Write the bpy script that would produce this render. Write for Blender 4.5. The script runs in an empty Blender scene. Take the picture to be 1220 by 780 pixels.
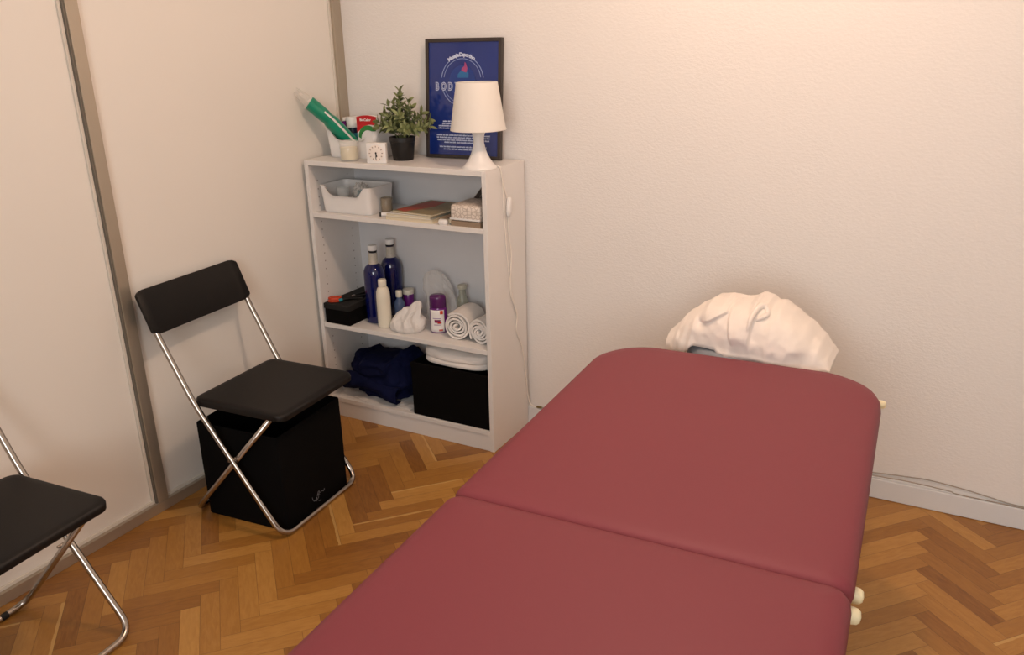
import bpy, bmesh, math, random
from mathutils import Vector, Matrix, noise
random.seed(7)
scn = bpy.context.scene
COL = scn.collection
R = math.radians
PI = math.pi

# ---------------------------------------------------------------- camera
CF = 977.80
CC = (2.2078, -2.6930, 1.4826)
YAW, PITCH, ROLL = -0.50297, 0.33964, -0.02301
fw = Vector((math.sin(YAW)*math.cos(PITCH), math.cos(YAW)*math.cos(PITCH), -math.sin(PITCH)))
rt = Vector((math.cos(YAW), -math.sin(YAW), 0))
up = rt.cross(fw)
r2 = math.cos(ROLL)*rt + math.sin(ROLL)*up
u2 = -math.sin(ROLL)*rt + math.cos(ROLL)*up
cd = bpy.data.cameras.new('camera')
cam = bpy.data.objects.new('camera', cd)
COL.objects.link(cam)
M = Matrix.Identity(4)
for i in range(3):
    M[i][0] = r2[i]; M[i][1] = u2[i]; M[i][2] = -fw[i]; M[i][3] = CC[i]
cam.matrix_world = M
cd.sensor_fit = 'HORIZONTAL'; cd.sensor_width = 36; cd.lens = CF*36/1220
cd.clip_start = 0.02
scn.camera = cam

# ---------------------------------------------------------------- light
scn.view_settings.view_transform = 'Standard'
scn.view_settings.look = 'None'
scn.view_settings.gamma = 1
scn.view_settings.use_curve_mapping = False
scn.view_settings.exposure = 0.0
RX, RY, RZ = 3.55, -4.3, 2.5          # room extents
w = bpy.data.worlds.new('world'); scn.world = w; w.use_nodes = True
w.node_tree.nodes['Background'].inputs[0].default_value = (0.45, 0.6, 1.0, 1)
w.node_tree.nodes['Background'].inputs[1].default_value = 0.3
LAMP = (1.66, -1.02, 2.28)
def light(name, kind, loc, energy, color, **k):
    d = bpy.data.lights.new(name, kind); d.energy = energy; d.color = color
    for a, b in k.items(): setattr(d, a, b)
    o = bpy.data.objects.new(name, d); COL.objects.link(o); o.location = loc
    return o
light('ceiling_bulb_light', 'POINT', LAMP, 35.5, (1.0, 0.685, 0.487), shadow_soft_size=0.06)
wl = light('window_daylight', 'AREA', (2.3, RY+0.10, 1.55), 43, (0.96, 0.97, 0.95), shape='RECTANGLE', size=1.3, size_y=1.2)
wl.rotation_euler = (R(90), 0, 0)

# ---------------------------------------------------------------- materials
def lin(c):
    f = lambda v: v/12.92 if v <= .04045 else ((v+.055)/1.055)**2.4
    if isinstance(c, str): c = [int(c[i:i+2], 16)/255 for i in (0, 2, 4)]
    return tuple(f(v) for v in c)+(1,)
def mat(name, c, rough=.5, metal=0, bump=0, bscale=100, var=0, vscale=8, trans=0, ior=1.45, alpha=1, coat=0, spec=.5, sheen=0, sss=0, bdist=.002):
    m = bpy.data.materials.new(name); m.use_nodes = True
    nt = m.node_tree; b = nt.nodes['Principled BSDF']
    col = lin(c)
    b.inputs['Base Color'].default_value = col
    b.inputs['Roughness'].default_value = rough
    b.inputs['Metallic'].default_value = metal
    b.inputs['Transmission Weight'].default_value = trans
    b.inputs['IOR'].default_value = ior
    b.inputs['Alpha'].default_value = alpha
    b.inputs['Coat Weight'].default_value = coat
    b.inputs['Specular IOR Level'].default_value = spec
    b.inputs['Sheen Weight'].default_value = sheen
    tc = nt.nodes.new('ShaderNodeTexCoord')
    n = nt.nodes.new('ShaderNodeTexNoise'); n.inputs['Scale'].default_value = vscale; n.inputs['Detail'].default_value = 4
    nt.links.new(tc.outputs['Object'], n.inputs['Vector'])
    mx = nt.nodes.new('ShaderNodeMix'); mx.data_type = 'RGBA'
    mx.inputs[6].default_value = tuple(v*(1-max(var, .02)) for v in col[:3])+(1,)
    mx.inputs[7].default_value = tuple(min(1, v*(1+max(var, .02))) for v in col[:3])+(1,)
    nt.links.new(n.outputs['Fac'], mx.inputs[0]); nt.links.new(mx.outputs[2], b.inputs['Base Color'])
    if bump:
        n2 = nt.nodes.new('ShaderNodeTexNoise'); n2.inputs['Scale'].default_value = bscale; n2.inputs['Detail'].default_value = 5
        nt.links.new(tc.outputs['Object'], n2.inputs['Vector'])
        bp = nt.nodes.new('ShaderNodeBump'); bp.inputs['Strength'].default_value = bump; bp.inputs['Distance'].default_value = bdist
        nt.links.new(n2.outputs['Fac'], bp.inputs['Height']); nt.links.new(bp.outputs[0], b.inputs['Normal'])
    return m
def mnode(nt, op, a, b=None, c=None):
    n = nt.nodes.new('ShaderNodeMath'); n.operation = op
    for i, v in enumerate((a, b, c)):
        if v is None: continue
        if isinstance(v, (int, float)): n.inputs[i].default_value = v
        else: nt.links.new(v, n.inputs[i])
    return n.outputs[0]

def wall_paint():
    m = mat('wall_paint', (.905, .895, .885), rough=.85, var=.015, vscale=1.5)
    nt = m.node_tree; b = nt.nodes['Principled BSDF']; tc = nt.nodes['Texture Coordinate']
    mp = nt.nodes.new('ShaderNodeMapping'); mp.inputs['Scale'].default_value = (1, 1, 1.5)
    nt.links.new(tc.outputs['Object'], mp.inputs[0])
    n1 = nt.nodes.new('ShaderNodeTexNoise'); n1.inputs['Scale'].default_value = 85; n1.inputs['Detail'].default_value = 3; n1.inputs['Roughness'].default_value = .6
    nt.links.new(mp.outputs[0], n1.inputs['Vector'])
    rp = nt.nodes.new('ShaderNodeValToRGB'); rp.color_ramp.elements[0].position = .38; rp.color_ramp.elements[1].position = .68
    nt.links.new(n1.outputs['Fac'], rp.inputs[0])
    bp = nt.nodes.new('ShaderNodeBump'); bp.inputs['Strength'].default_value = .16; bp.inputs['Distance'].default_value = .004
    nt.links.new(rp.outputs[0], bp.inputs['Height']); nt.links.new(bp.outputs[0], b.inputs['Normal'])
    return m
def parquet():
    m = bpy.data.materials.new('herringbone_parquet'); m.use_nodes = True
    nt = m.node_tree; b = nt.nodes['Principled BSDF']; L = nt.links.new
    tc = nt.nodes.new('ShaderNodeTexCoord'); sp = nt.nodes.new('ShaderNodeSeparateXYZ'); L(tc.outputs['Object'], sp.inputs[0])
    W_, N = .0518, 5
    a = R(47.5); px, py = .462, -1.336
    X = mnode(nt, 'SUBTRACT', sp.outputs[0], px); Y = mnode(nt, 'SUBTRACT', sp.outputs[1], py)
    u = mnode(nt, 'ADD', mnode(nt, 'MULTIPLY', X, math.cos(a)/W_), mnode(nt, 'MULTIPLY', Y, math.sin(a)/W_))
    v = mnode(nt, 'ADD', mnode(nt, 'MULTIPLY', X, -math.sin(a)/W_), mnode(nt, 'MULTIPLY', Y, math.cos(a)/W_))
    v = mnode(nt, 'SUBTRACT', v, N-1)
    i = mnode(nt, 'FLOOR', u); j = mnode(nt, 'FLOOR', v)
    k = mnode(nt, 'FLOORED_MODULO', mnode(nt, 'SUBTRACT', i, j), 2*N)
    k = mnode(nt, 'ROUND', k)
    hz = mnode(nt, 'LESS_THAN', k, N-.5)
    fu = mnode(nt, 'FRACT', u); fv = mnode(nt, 'FRACT', v)
    # along-length position (0..N) and across (0..1)
    lh = mnode(nt, 'ADD', k, fu)
    q = mnode(nt, 'SUBTRACT', 2*N-1, k)
    lv = mnode(nt, 'ADD', q, fv)
    def sel(a_, b_): return mnode(nt, 'ADD', mnode(nt, 'MULTIPLY', hz, a_), mnode(nt, 'MULTIPLY', mnode(nt, 'SUBTRACT', 1, hz), b_))
    ln = sel(lh, lv); ac = sel(fv, fu)
    idx = sel(mnode(nt, 'SUBTRACT', i, k), mnode(nt, 'ADD', i, 37.3)); idy = sel(j, mnode(nt, 'SUBTRACT', mnode(nt, 'SUBTRACT', j, q), 11.7))
    cb = nt.nodes.new('ShaderNodeCombineXYZ'); L(idx, cb.inputs[0]); L(idy, cb.inputs[1])
    wn = nt.nodes.new('ShaderNodeTexWhiteNoise'); wn.noise_dimensions = '3D'; L(cb.outputs[0], wn.inputs['Vector'])
    sc = nt.nodes.new('ShaderNodeSeparateColor'); L(wn.outputs['Color'], sc.inputs[0])
    # grain
    gv = nt.nodes.new('ShaderNodeCombineXYZ')
    L(mnode(nt, 'MULTIPLY', ln, .55), gv.inputs[0]); L(mnode(nt, 'MULTIPLY', ac, 2.6), gv.inputs[1]); L(mnode(nt, 'MULTIPLY', sc.outputs[0], 40), gv.inputs[2])
    g = nt.nodes.new('ShaderNodeTexNoise'); g.inputs['Scale'].default_value = 2.2; g.inputs['Detail'].default_value = 6; g.inputs['Distortion'].default_value = .6
    L(gv.outputs[0], g.inputs['Vector'])
    gv2 = nt.nodes.new('ShaderNodeCombineXYZ')
    L(mnode(nt, 'MULTIPLY', ln, 1.5), gv2.inputs[0]); L(mnode(nt, 'MULTIPLY', ac, 30), gv2.inputs[1]); L(mnode(nt, 'MULTIPLY', sc.outputs[1], 40), gv2.inputs[2])
    g2 = nt.nodes.new('ShaderNodeTexNoise'); g2.inputs['Scale'].default_value = 1; g2.inputs['Detail'].default_value = 3
    L(gv2.outputs[0], g2.inputs['Vector'])
    t = mnode(nt, 'ADD', mnode(nt, 'MULTIPLY', sc.outputs[2], .62), mnode(nt, 'ADD', mnode(nt, 'MULTIPLY', g.outputs['Fac'], .42), mnode(nt, 'MULTIPLY', g2.outputs['Fac'], .14)))
    rp = nt.nodes.new('ShaderNodeValToRGB'); e = rp.color_ramp.elements
    e[0].position = .12; e[0].color = lin('6c4118'); e[1].position = .98; e[1].color = lin('bb8b48')
    x = e.new(.36); x.color = lin('8c5c26'); x = e.new(.66); x.color = lin('a27132')
    L(t, rp.inputs[0])
    # light sapwood edge on a few boards
    sap = mnode(nt, 'MULTIPLY', mnode(nt, 'GREATER_THAN', sc.outputs[1], .86), mnode(nt, 'GREATER_THAN', mnode(nt, 'ADD', ac, mnode(nt, 'MULTIPLY', g.outputs['Fac'], .2)), .93))
    mx0 = nt.nodes.new('ShaderNodeMix'); mx0.data_type = 'RGBA'; L(mnode(nt, 'MULTIPLY', sap, .6), mx0.inputs[0]); L(rp.outputs[0], mx0.inputs[6]); mx0.inputs[7].default_value = lin('cba565')
    # joints
    ea = mnode(nt, 'MINIMUM', ac, mnode(nt, 'SUBTRACT', 1, ac)); el = mnode(nt, 'MINIMUM', ln, mnode(nt, 'SUBTRACT', N, ln))
    ed = mnode(nt, 'MINIMUM', ea, el)
    jt = mnode(nt, 'LESS_THAN', ed, .013)
    mx = nt.nodes.new('ShaderNodeMix'); mx.data_type = 'RGBA'; L(mnode(nt, 'MULTIPLY', jt, .55), mx.inputs[0]); L(mx0.outputs[2], mx.inputs[6]); mx.inputs[7].default_value = lin('442812')
    L(mx.outputs[2], b.inputs['Base Color'])
    b.inputs['Roughness'].default_value = .38
    bp = nt.nodes.new('ShaderNodeBump'); bp.inputs['Strength'].default_value = .25; bp.inputs['Distance'].default_value = .001
    L(mnode(nt, 'SUBTRACT', mnode(nt, 'MULTIPLY', g2.outputs['Fac'], .3), jt), bp.inputs['Height']); L(bp.outputs[0], b.inputs['Normal'])
    return m
def side_mat():
    # white foil with two columns of shelf-pin holes
    m = mat('white_foil_side', (.88, .87, .86), rough=.45, var=.01)
    nt = m.node_tree; b = nt.nodes['Principled BSDF']; L = nt.links.new
    sp = nt.nodes.new('ShaderNodeSeparateXYZ'); L(nt.nodes['Texture Coordinate'].outputs['Object'], sp.inputs[0])
    fz = mnode(nt, 'SUBTRACT', mnode(nt, 'FRACT', mnode(nt, 'DIVIDE', sp.outputs[2], .032)), .5)
    fz = mnode(nt, 'MULTIPLY', fz, .032)
    out = None
    for yy in (-.252, -.072):
        dy = mnode(nt, 'SUBTRACT', sp.outputs[1], yy)
        d = mnode(nt, 'SQRT', mnode(nt, 'ADD', mnode(nt, 'MULTIPLY', dy, dy), mnode(nt, 'MULTIPLY', fz, fz)))
        h = mnode(nt, 'LESS_THAN', d, .0028)
        out = h if out is None else mnode(nt, 'MAXIMUM', out, h)
    geo = nt.nodes.new('ShaderNodeNewGeometry'); s2 = nt.nodes.new('ShaderNodeSeparateXYZ'); L(geo.outputs['Normal'], s2.inputs[0])
    inner = mnode(nt, 'GREATER_THAN', s2.outputs[0], .5)
    lowhi = mnode(nt, 'MULTIPLY', mnode(nt, 'GREATER_THAN', sp.outputs[2], .17), mnode(nt, 'LESS_THAN', sp.outputs[2], 1.0))
    out = mnode(nt, 'MULTIPLY', mnode(nt, 'MULTIPLY', out, inner), lowhi)
    mx = nt.nodes.new('ShaderNodeMix'); mx.data_type = 'RGBA'; L(out, mx.inputs[0])
    src = [l for l in nt.links if l.to_socket == b.inputs['Base Color']][0].from_socket
    L(src, mx.inputs[6]); mx.inputs[7].default_value = lin('948b84'); L(mx.outputs[2], b.inputs['Base Color'])
    return m

M_wall = wall_paint()
M_panel = mat('cream_laminate', (.90, .885, .86), rough=.42, var=.015, vscale=2, bump=.04, bscale=30)
M_ceil = mat('ceiling_paint', (.90, .89, .88), rough=.9)
M_alu = mat('brushed_aluminium', 'b3a898', rough=.36, metal=.6, bump=.05, bscale=200)
M_aludark = mat('aluminium_gap_seal', '6d675e', rough=.6)
M_bead = mat('pale_glazing_bead', 'd8d2c8', rough=.45)
M_base = mat('white_baseboard_paint', (.86, .87, .88), rough=.4)
M_floor = parquet()
M_foil = mat('white_foil', (.88, .87, .86), rough=.42, var=.01)
M_side = side_mat()
M_back = mat('white_back_board', (.86, .86, .87), rough=.6)
M_vinyl = mat('raspberry_vinyl', '7c3640', rough=.55, bump=.10, bscale=700, var=.03, vscale=3, bdist=.0006, spec=.4)
M_beech = mat('pale_beech_wood', 'dcc79a', rough=.42, var=.06, vscale=30)
M_knob = mat('cream_knob', 'e6dcb8', rough=.4)
M_black = mat('black_plastic', '0f0c0b', rough=.5, spec=.35, bump=.25, bscale=500, bdist=.0004)
M_blackfab = mat('black_felt_fabric', '0b0a0a', rough=.95, bump=.2, bscale=600, bdist=.0006, spec=.1)
M_chrome = mat('satin_chrome_tube', 'b0a8a0', rough=.22, metal=1)
M_rubber = mat('black_rubber', '141312', rough=.7)
M_scrib = mat('white_chalk_mark', '66666a', rough=.8)
M_towel = mat('cream_terry_cloth', (.92, .885, .85), rough=.95, bump=.5, bscale=650, var=.03, bdist=.0015, sheen=.3, spec=.1)
M_towelw = mat('white_terry_cloth', (.90, .885, .87), rough=.95, bump=.6, bscale=500, var=.03, bdist=.002, spec=.1)
M_grey = mat('grey_blue_vinyl', '868d96', rough=.6)
M_navy = mat('navy_jersey', '0c1233', rough=.9, bump=.15, bscale=500, var=.08, spec=.15)
M_paper = mat('white_paper', 'dcdad8', rough=.85)
M_cloth = mat('white_cotton', 'e4e0dc', rough=.9, bump=.2, bscale=300)
M_wplast = mat('white_plastic', (.90, .895, .89), rough=.35)
M_blueglass = mat('cobalt_blue_glass', '081258', rough=.06, trans=.25, coat=.4)
M_label = mat('silver_neck_label', 'b9b3a8', rough=.4, var=.2, vscale=120)
M_lotion = mat('cream_lotion_plastic', 'e2dccb', rough=.35)
M_purple = mat('purple_plastic', '6a1f78', rough=.25, coat=.3)
M_purpled = mat('violet_cap', '5c2464', rough=.2, trans=.2)
M_red = mat('red_print', 'b8161c', rough=.4)
M_green = mat('green_print', '2f7f3c', rough=.5, var=.25, vscale=60)
M_packg = mat('emerald_plastic_film', '12886a', rough=.28, var=.12, vscale=40, bump=.3, bscale=50, bdist=.003)
M_film = mat('clear_crinkled_film', 'efe9e2', rough=.25, alpha=.30, bump=.4, bscale=60, bdist=.004)
M_bag = mat('white_translucent_bag', 'f0efee', rough=.35, alpha=.40, bump=.3, bscale=60, bdist=.004)
M_bagw = mat('white_plastic_bag', 'f2efec', rough=.45, alpha=.72, bump=.3, bscale=40, bdist=.003)
M_glass = mat('clear_glass', 'ffffff', rough=.02, trans=1)
M_clearp = mat('clear_plastic', 'e6e8e6', rough=.1, alpha=.30, coat=.3)
M_wax = mat('vanilla_wax', 'f4e2ae', rough=.55, var=.05, vscale=30)
M_tea = mat('brown_glass_wax', '7a6650', rough=.3, alpha=.75)
M_leaf = mat('artificial_leaf', '6b7549', rough=.55, var=.35, vscale=45)
M_leaf2 = mat('leaf_pale', '8a9468', rough=.55, var=.2, vscale=45)
M_pot = mat('black_pot', '161413', rough=.5)
M_frame = mat('dark_brown_frame', '3a322d', rough=.45)
M_poster = mat('royal_blue_poster', '1c317a', rough=.12, var=.06, vscale=4, coat=.2)
M_pw = mat('poster_white_print', 'c9d4ee', rough=.3)
M_pw2 = mat('poster_grey_print', '8fa2cf', rough=.3)
M_pt = mat('poster_teal_print', '2c6aa0', rough=.3)
M_pr = mat('poster_rose_print', 'a2487a', rough=.3)
M_cover = mat('book_cover_olive', '8d8060', rough=.5, var=.12, vscale=25)
M_cover2 = mat('book_cover_rust', 'a8482e', rough=.5, var=.25, vscale=40)
M_pages = mat('book_pages', 'd9cdb4', rough=.8)
M_bookd = mat('book_cover_dark', '2b2422', rough=.5)
M_bookg = mat('book_cover_taupe', '8d8577', rough=.5)
M_cardbd = mat('taupe_card', '8f7c68', rough=.7)
M_ink = mat('black_ink', '16140f', rough=.5)
M_orange = mat('orange_plastic', 'c2401c', rough=.35)
M_teal = mat('teal_plastic', '2a8a9a', rough=.35)
M_cable = mat('grey_cable', 'a0968a', rough=.5)
M_cordw = mat('white_cord', 'ece6de', rough=.4)
def shade_mat():
    m = mat('lamp_shade_plastic', (.97, .96, .94), rough=.5)
    nt = m.node_tree; b = nt.nodes['Principled BSDF']
    tr = nt.nodes.new('ShaderNodeBsdfTranslucent'); tr.inputs[0].default_value = (.95, .93, .9, 1)
    mx = nt.nodes.new('ShaderNodeMixShader'); mx.inputs[0].default_value = .35
    nt.links.new(b.outputs[0], mx.inputs[1]); nt.links.new(tr.outputs[0], mx.inputs[2])
    nt.links.new(mx.outputs[0], nt.nodes['Material Output'].inputs[0])
    return m
M_shade = shade_mat()
def tissue_mat():
    m = mat('printed_tissue_wrap', 'ddd2c8', rough=.5)
    nt = m.node_tree; b = nt.nodes['Principled BSDF']; L = nt.links.new
    vz = nt.nodes.new('ShaderNodeTexVoronoi'); vz.feature = 'DISTANCE_TO_EDGE'; vz.inputs['Scale'].default_value = 75
    L(nt.nodes['Texture Coordinate'].outputs['Object'], vz.inputs['Vector'])
    rp = nt.nodes.new('ShaderNodeValToRGB'); e = rp.color_ramp.elements
    e[0].position = .0; e[0].color = lin('b3a69b'); e[1].position = .16; e[1].color = lin('dfd5cb')
    L(vz.outputs['Distance'], rp.inputs[0]); L(rp.outputs[0], b.inputs['Base Color'])
    return m
M_tissue = tissue_mat()

# ---------------------------------------------------------------- mesh helpers
def obj(name, bm, m, parent=None, smooth=None, loc=None, rot=None, recalc=True):
    if recalc: bmesh.ops.recalc_face_normals(bm, faces=bm.faces)
    me = bpy.data.meshes.new(name); bm.to_mesh(me); bm.free()
    ms = m if isinstance(m, (list, tuple)) else [m]
    for x in ms: me.materials.append(x)
    o = bpy.data.objects.new(name, me); COL.objects.link(o)
    if parent: o.parent = parent
    if loc: o.location = loc
    if rot: o.rotation_euler = rot
    if smooth is not None:
        for p in me.polygons: p.use_smooth = True
        if smooth < 179:
            me.set_sharp_from_angle(angle=R(smooth))
    return o
def thing(name, label, cat, loc=(0, 0, 0), rotz=0, group=None):
    o = bpy.data.objects.new(name, None); COL.objects.link(o); o.empty_display_size = .05
    o.location = loc; o.rotation_euler = (0, 0, rotz) if not isinstance(rotz, tuple) else rotz
    o['label'] = label; o['category'] = cat
    if group: o['group'] = group
    return o
def tag(o, label, cat, group=None):
    o['label'] = label; o['category'] = cat
    if group: o['group'] = group
    return o
def struct(name, bm, m, parent=None, smooth=None):
    o = obj(name, bm, m, parent, smooth)
    if parent is None: o['kind'] = 'structure'
    return o
def BM(): return bmesh.new()
def box(bm, x0, x1, y0, y1, z0, z1, bev=0, seg=2, mi=0):
    r = bmesh.ops.create_cube(bm, size=1)
    vs = r['verts']
    bmesh.ops.scale(bm, verts=vs, vec=(x1-x0, y1-y0, z1-z0))
    bmesh.ops.translate(bm, verts=vs, vec=((x0+x1)/2, (y0+y1)/2, (z0+z1)/2))
    fs = set(f for v in vs for f in v.link_faces)
    for f in fs: f.material_index = mi
    if bev:
        es = list(set(e for v in vs for e in v.link_edges))
        r = bmesh.ops.bevel(bm, geom=es, offset=bev, segments=seg, affect='EDGES', profile=.5)
        vs = list(set(v for f in r['faces'] for v in f.verts) | set(v for v in vs if v.is_valid))
    return vs
def bx(*a, **k):
    bm = BM(); box(bm, *a, **k); return bm
def xform(bm, verts, mat4): bmesh.ops.transform(bm, matrix=mat4, verts=verts)
def lathe(bm, prof, seg=40, center=(0, 0), capb=True, capt=True, sy=1.0):
    rings = []
    for r, z in prof:
        if r < 1e-6: rings.append([bm.verts.new((center[0], center[1], z))]); continue
        rings.append([bm.verts.new((center[0]+r*math.cos(2*PI*i/seg), center[1]+sy*r*math.sin(2*PI*i/seg), z)) for i in range(seg)])
    for a, b in zip(rings, rings[1:]):
        if len(a) == 1 and len(b) == 1: continue
        for i in range(seg):
            j = (i+1) % seg
            if len(a) == 1: bm.faces.new((a[0], b[i], b[j]))
            elif len(b) == 1: bm.faces.new((a[i], a[j], b[0]))
            else: bm.faces.new((a[i], a[j], b[j], b[i]))
    if capb and len(rings[0]) > 1: bm.faces.new(rings[0][::-1])
    if capt and len(rings[-1]) > 1: bm.faces.new(rings[-1])
    return [v for r_ in rings for v in r_]
def fillet(pts, rad, n=7):
    out = [Vector(pts[0])]
    for i in range(1, len(pts)-1):
        a, b, c = Vector(pts[i-1]), Vector(pts[i]), Vector(pts[i+1])
        r = rad[i] if isinstance(rad, (list, tuple)) else rad
        d1 = (a-b); d2 = (c-b); l = min(r, d1.length*.49, d2.length*.49)
        p1 = b+d1.normalized()*l; p2 = b+d2.normalized()*l
        for k in range(n+1):
            t = k/n; out.append((1-t)**2*p1+2*t*(1-t)*b+t*t*p2)
    out.append(Vector(pts[-1])); return out
def catmull(pts, n=8):
    P_ = [Vector(p) for p in pts]; P_ = [P_[0]*2-P_[1]]+P_+[P_[-1]*2-P_[-2]]
    o = []
    for i in range(1, len(P_)-2):
        for k in range(n):
            t = k/n; a, b, c, d = P_[i-1:i+3]
            o.append(.5*((2*b)+(-a+c)*t+(2*a-5*b+4*c-d)*t*t+(-a+3*b-3*c+d)*t**3))
    o.append(P_[-2]); return o
def tube(bm, pts, r, seg=12, cap=True):
    pts = [Vector(p) for p in pts]; rings = []
    t = (pts[1]-pts[0]).normalized()
    n = t.orthogonal().normalized()
    for i, p in enumerate(pts):
        if i == 0: tt = pts[1]-pts[0]
        elif i == len(pts)-1: tt = pts[-1]-pts[-2]
        else: tt = (pts[i+1]-pts[i]).normalized()+(pts[i]-pts[i-1]).normalized()
        tt.normalize(); n = (n-tt*n.dot(tt)).normalized(); b = tt.cross(n)
        rr = r[i] if isinstance(r, (list, tuple)) else r
        rings.append([bm.verts.new(p+n*rr*math.cos(2*PI*k/seg)+b*rr*math.sin(2*PI*k/seg)) for k in range(seg)])
    for a, b in zip(rings, rings[1:]):
        for k in range(seg): bm.faces.new((a[k], a[(k+1) % seg], b[(k+1) % seg], b[k]))
    if cap: bm.faces.new(rings[0][::-1]); bm.faces.new(rings[-1])
    return [v for q in rings for v in q]
def rrect(hx, hy, rad, n=8):
    """rounded rectangle outline; rad = radii for (+x+y, -x+y, -x-y, +x-y)"""
    if not isinstance(rad, (list, tuple)): rad = [rad]*4
    out = []
    for q, (sx, sy) in enumerate(((1, 1), (-1, 1), (-1, -1), (1, -1))):
        r = rad[q]; cx, cy = sx*(hx-r), sy*(hy-r)
        for k in range(n+1):
            a = q*PI/2+k/n*PI/2; out.append((cx+r*math.cos(a), cy+r*math.sin(a)))
    return out
def loft(bm, loops, cap=True):
    rings = [[bm.verts.new(p) for p in l] for l in loops]
    n = len(rings[0])
    for a, b in zip(rings, rings[1:]):
        for i in range(n): bm.faces.new((a[i], a[(i+1) % n], b[(i+1) % n], b[i]))
    if cap: bm.faces.new(rings[0][::-1]); bm.faces.new(rings[-1])
    return [v for r_ in rings for v in r_]
def grid(bm, nu, nv, fn):
    V = [[bm.verts.new(fn(i/nu, j/nv)) for j in range(nv+1)] for i in range(nu+1)]
    for i in range(nu):
        for j in range(nv): bm.faces.new((V[i][j], V[i+1][j], V[i+1][j+1], V[i][j+1]))
    return V
def prism(bm, pts, y0, y1, mi=0):
    """polygon in xz extruded along y"""
    a = [bm.verts.new((x, y0, z)) for x, z in pts]; b = [bm.verts.new((x, y1, z)) for x, z in pts]
    n = len(pts); fs = [bm.faces.new(a), bm.faces.new(b[::-1])]
    for i in range(n): fs.append(bm.faces.new((a[i], b[i], b[(i+1) % n], a[(i+1) % n])))
    for f in fs: f.material_index = mi
    return a+b
def text_bm(body, size, extrude=.0004, bold=0):
    cu = bpy.data.curves.new('t', 'FONT'); cu.body = body; cu.size = size; cu.extrude = extrude; cu.offset = bold
    cu.align_x = 'CENTER'; cu.align_y = 'CENTER'; cu.resolution_u = 3
    o = bpy.data.objects.new('t', cu); COL.objects.link(o)
    dg = bpy.context.evaluated_depsgraph_get(); dg.update()
    me = bpy.data.meshes.new_from_object(o.evaluated_get(dg))
    bm = BM(); bm.from_mesh(me)
    bpy.data.objects.remove(o); bpy.data.curves.remove(cu); bpy.data.meshes.remove(me)
    bmesh.ops.rotate(bm, verts=bm.verts, cent=(0, 0, 0), matrix=Matrix.Rotation(PI/2, 3, 'X'))   # into xz, facing -y
    return bm
def fbm(p, s=1, o=4):
    return noise.fractal(Vector(p)*s, 1.0, 2.0, o)
def ridge(p, s=1):
    return 1-abs(noise.noise(Vector(p)*s))*2

# ---------------------------------------------------------------- the room
T = .12
struct('floor', bx(-.25, RX+T, RY-T, T, -.08, 0), M_floor)
struct('ceiling', bx(-.25, RX+T, RY-T, T, RZ, RZ+.08), M_ceil)
struct('wall_back', bx(-.25, RX+T, 0, T, 0, RZ), M_wall)
struct('wall_right', bx(RX, RX+T, RY-T, 0, 0, RZ), M_wall)
bm = BM()
wx0, wx1, wz0, wz1 = 1.6, 3.0, .9, 2.15
box(bm, -.25, wx0, RY-T, RY, 0, RZ); box(bm, wx1, RX, RY-T, RY, 0, RZ)
box(bm, wx0, wx1, RY-T, RY, 0, wz0); box(bm, wx0, wx1, RY-T, RY, wz1, RZ)
struct('wall_front', bm, M_wall)
bm = BM()
for a in ((wx0, wx0+.05, wz0, wz1), (wx1-.05, wx1, wz0, wz1), (wx0+.05, wx1-.05, wz0, wz0+.05), (wx0+.05, wx1-.05, wz1-.05, wz1), (2.28, 2.32, wz0+.05, wz1-.05)):
    box(bm, a[0], a[1], RY-.08, RY-.03, a[2], a[3], bev=.003)
wd = struct('window_1', bm, M_base)
obj('pane', bx(wx0+.05, wx1-.05, RY-.06, RY-.055, wz0+.05, wz1-.05), M_glass, wd)
# left partition: recessed cream panels between aluminium posts
PX = -.020
struct('wall_left', bx(-.15, PX, RY, 0, 0, RZ), M_panel)
ym = -1.1603; wm = .0388
posts = [(-.0485, -.0005)]+[(ym-1.075*k, ym-1.075*k+wm) for k in range(3)]
for n, (a, b) in enumerate(posts):
    bm = BM()
    box(bm, PX, 0.0, a, b, .037, RZ, bev=.0015)
    if n: box(bm, PX, -.004, a-.006, a-.0003, .037, RZ, mi=1)
    o = struct('trim_%d' % (n+1), bm, [M_alu, M_aludark])
bm = BM()
box(bm, PX, 0.0, RY, -.0005, 0, .0365, bev=.0015); struct('trim_5', bm, M_alu)
bm = BM(); box(bm, PX, 0.0, RY, -.0005, 2.44, RZ, bev=.0015); struct('trim_6', bm, M_alu)
# slim pale beads round the two visible panels
bm = BM()
for a, b in ((ym+wm, -.0485), (ym-1.075+wm, ym-.006)):
    box(bm, PX, PX+.008, a, b, .0365, .047, bev=.001)
    box(bm, PX, PX+.008, b-.009, b, .047, 2.44, bev=.001)
    box(bm, PX, PX+.005, a, a+.006, .047, 2.44, bev=.001)
struct('trim_7', bm, M_bead)
hb = .071
bm = BM()
box(bm, 0.0, RX, -.0145, 0, 0.001, hb, bev=.002)
struct('baseboard_back', bm, M_base)
bm = BM(); box(bm, RX-.0145, RX, RY, -.0145, .001, hb, bev=.002); struct('baseboard_right', bm, M_base)

# ceiling lamp (above the frame) that lights the room
cl = thing('ceiling_lamp', 'plain ceiling lamp with bare bulb hanging above the massage table', 'lamp', (LAMP[0], LAMP[1], RZ))
bm = BM(); lathe(bm, [(.05, -.03), (.055, -.02), (.055, 0)], 32); obj('canopy', bm, M_wplast, cl, 40)
bm = BM(); tube(bm, [(0, 0, -.03), (0, 0, -.15)], .003); obj('cord', bm, M_cordw, cl, 180)
bm = BM(); lathe(bm, [(.016, -.20), (.018, -.15), (.008, -.14)], 24); obj('socket', bm, M_wplast, cl, 40)

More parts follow.
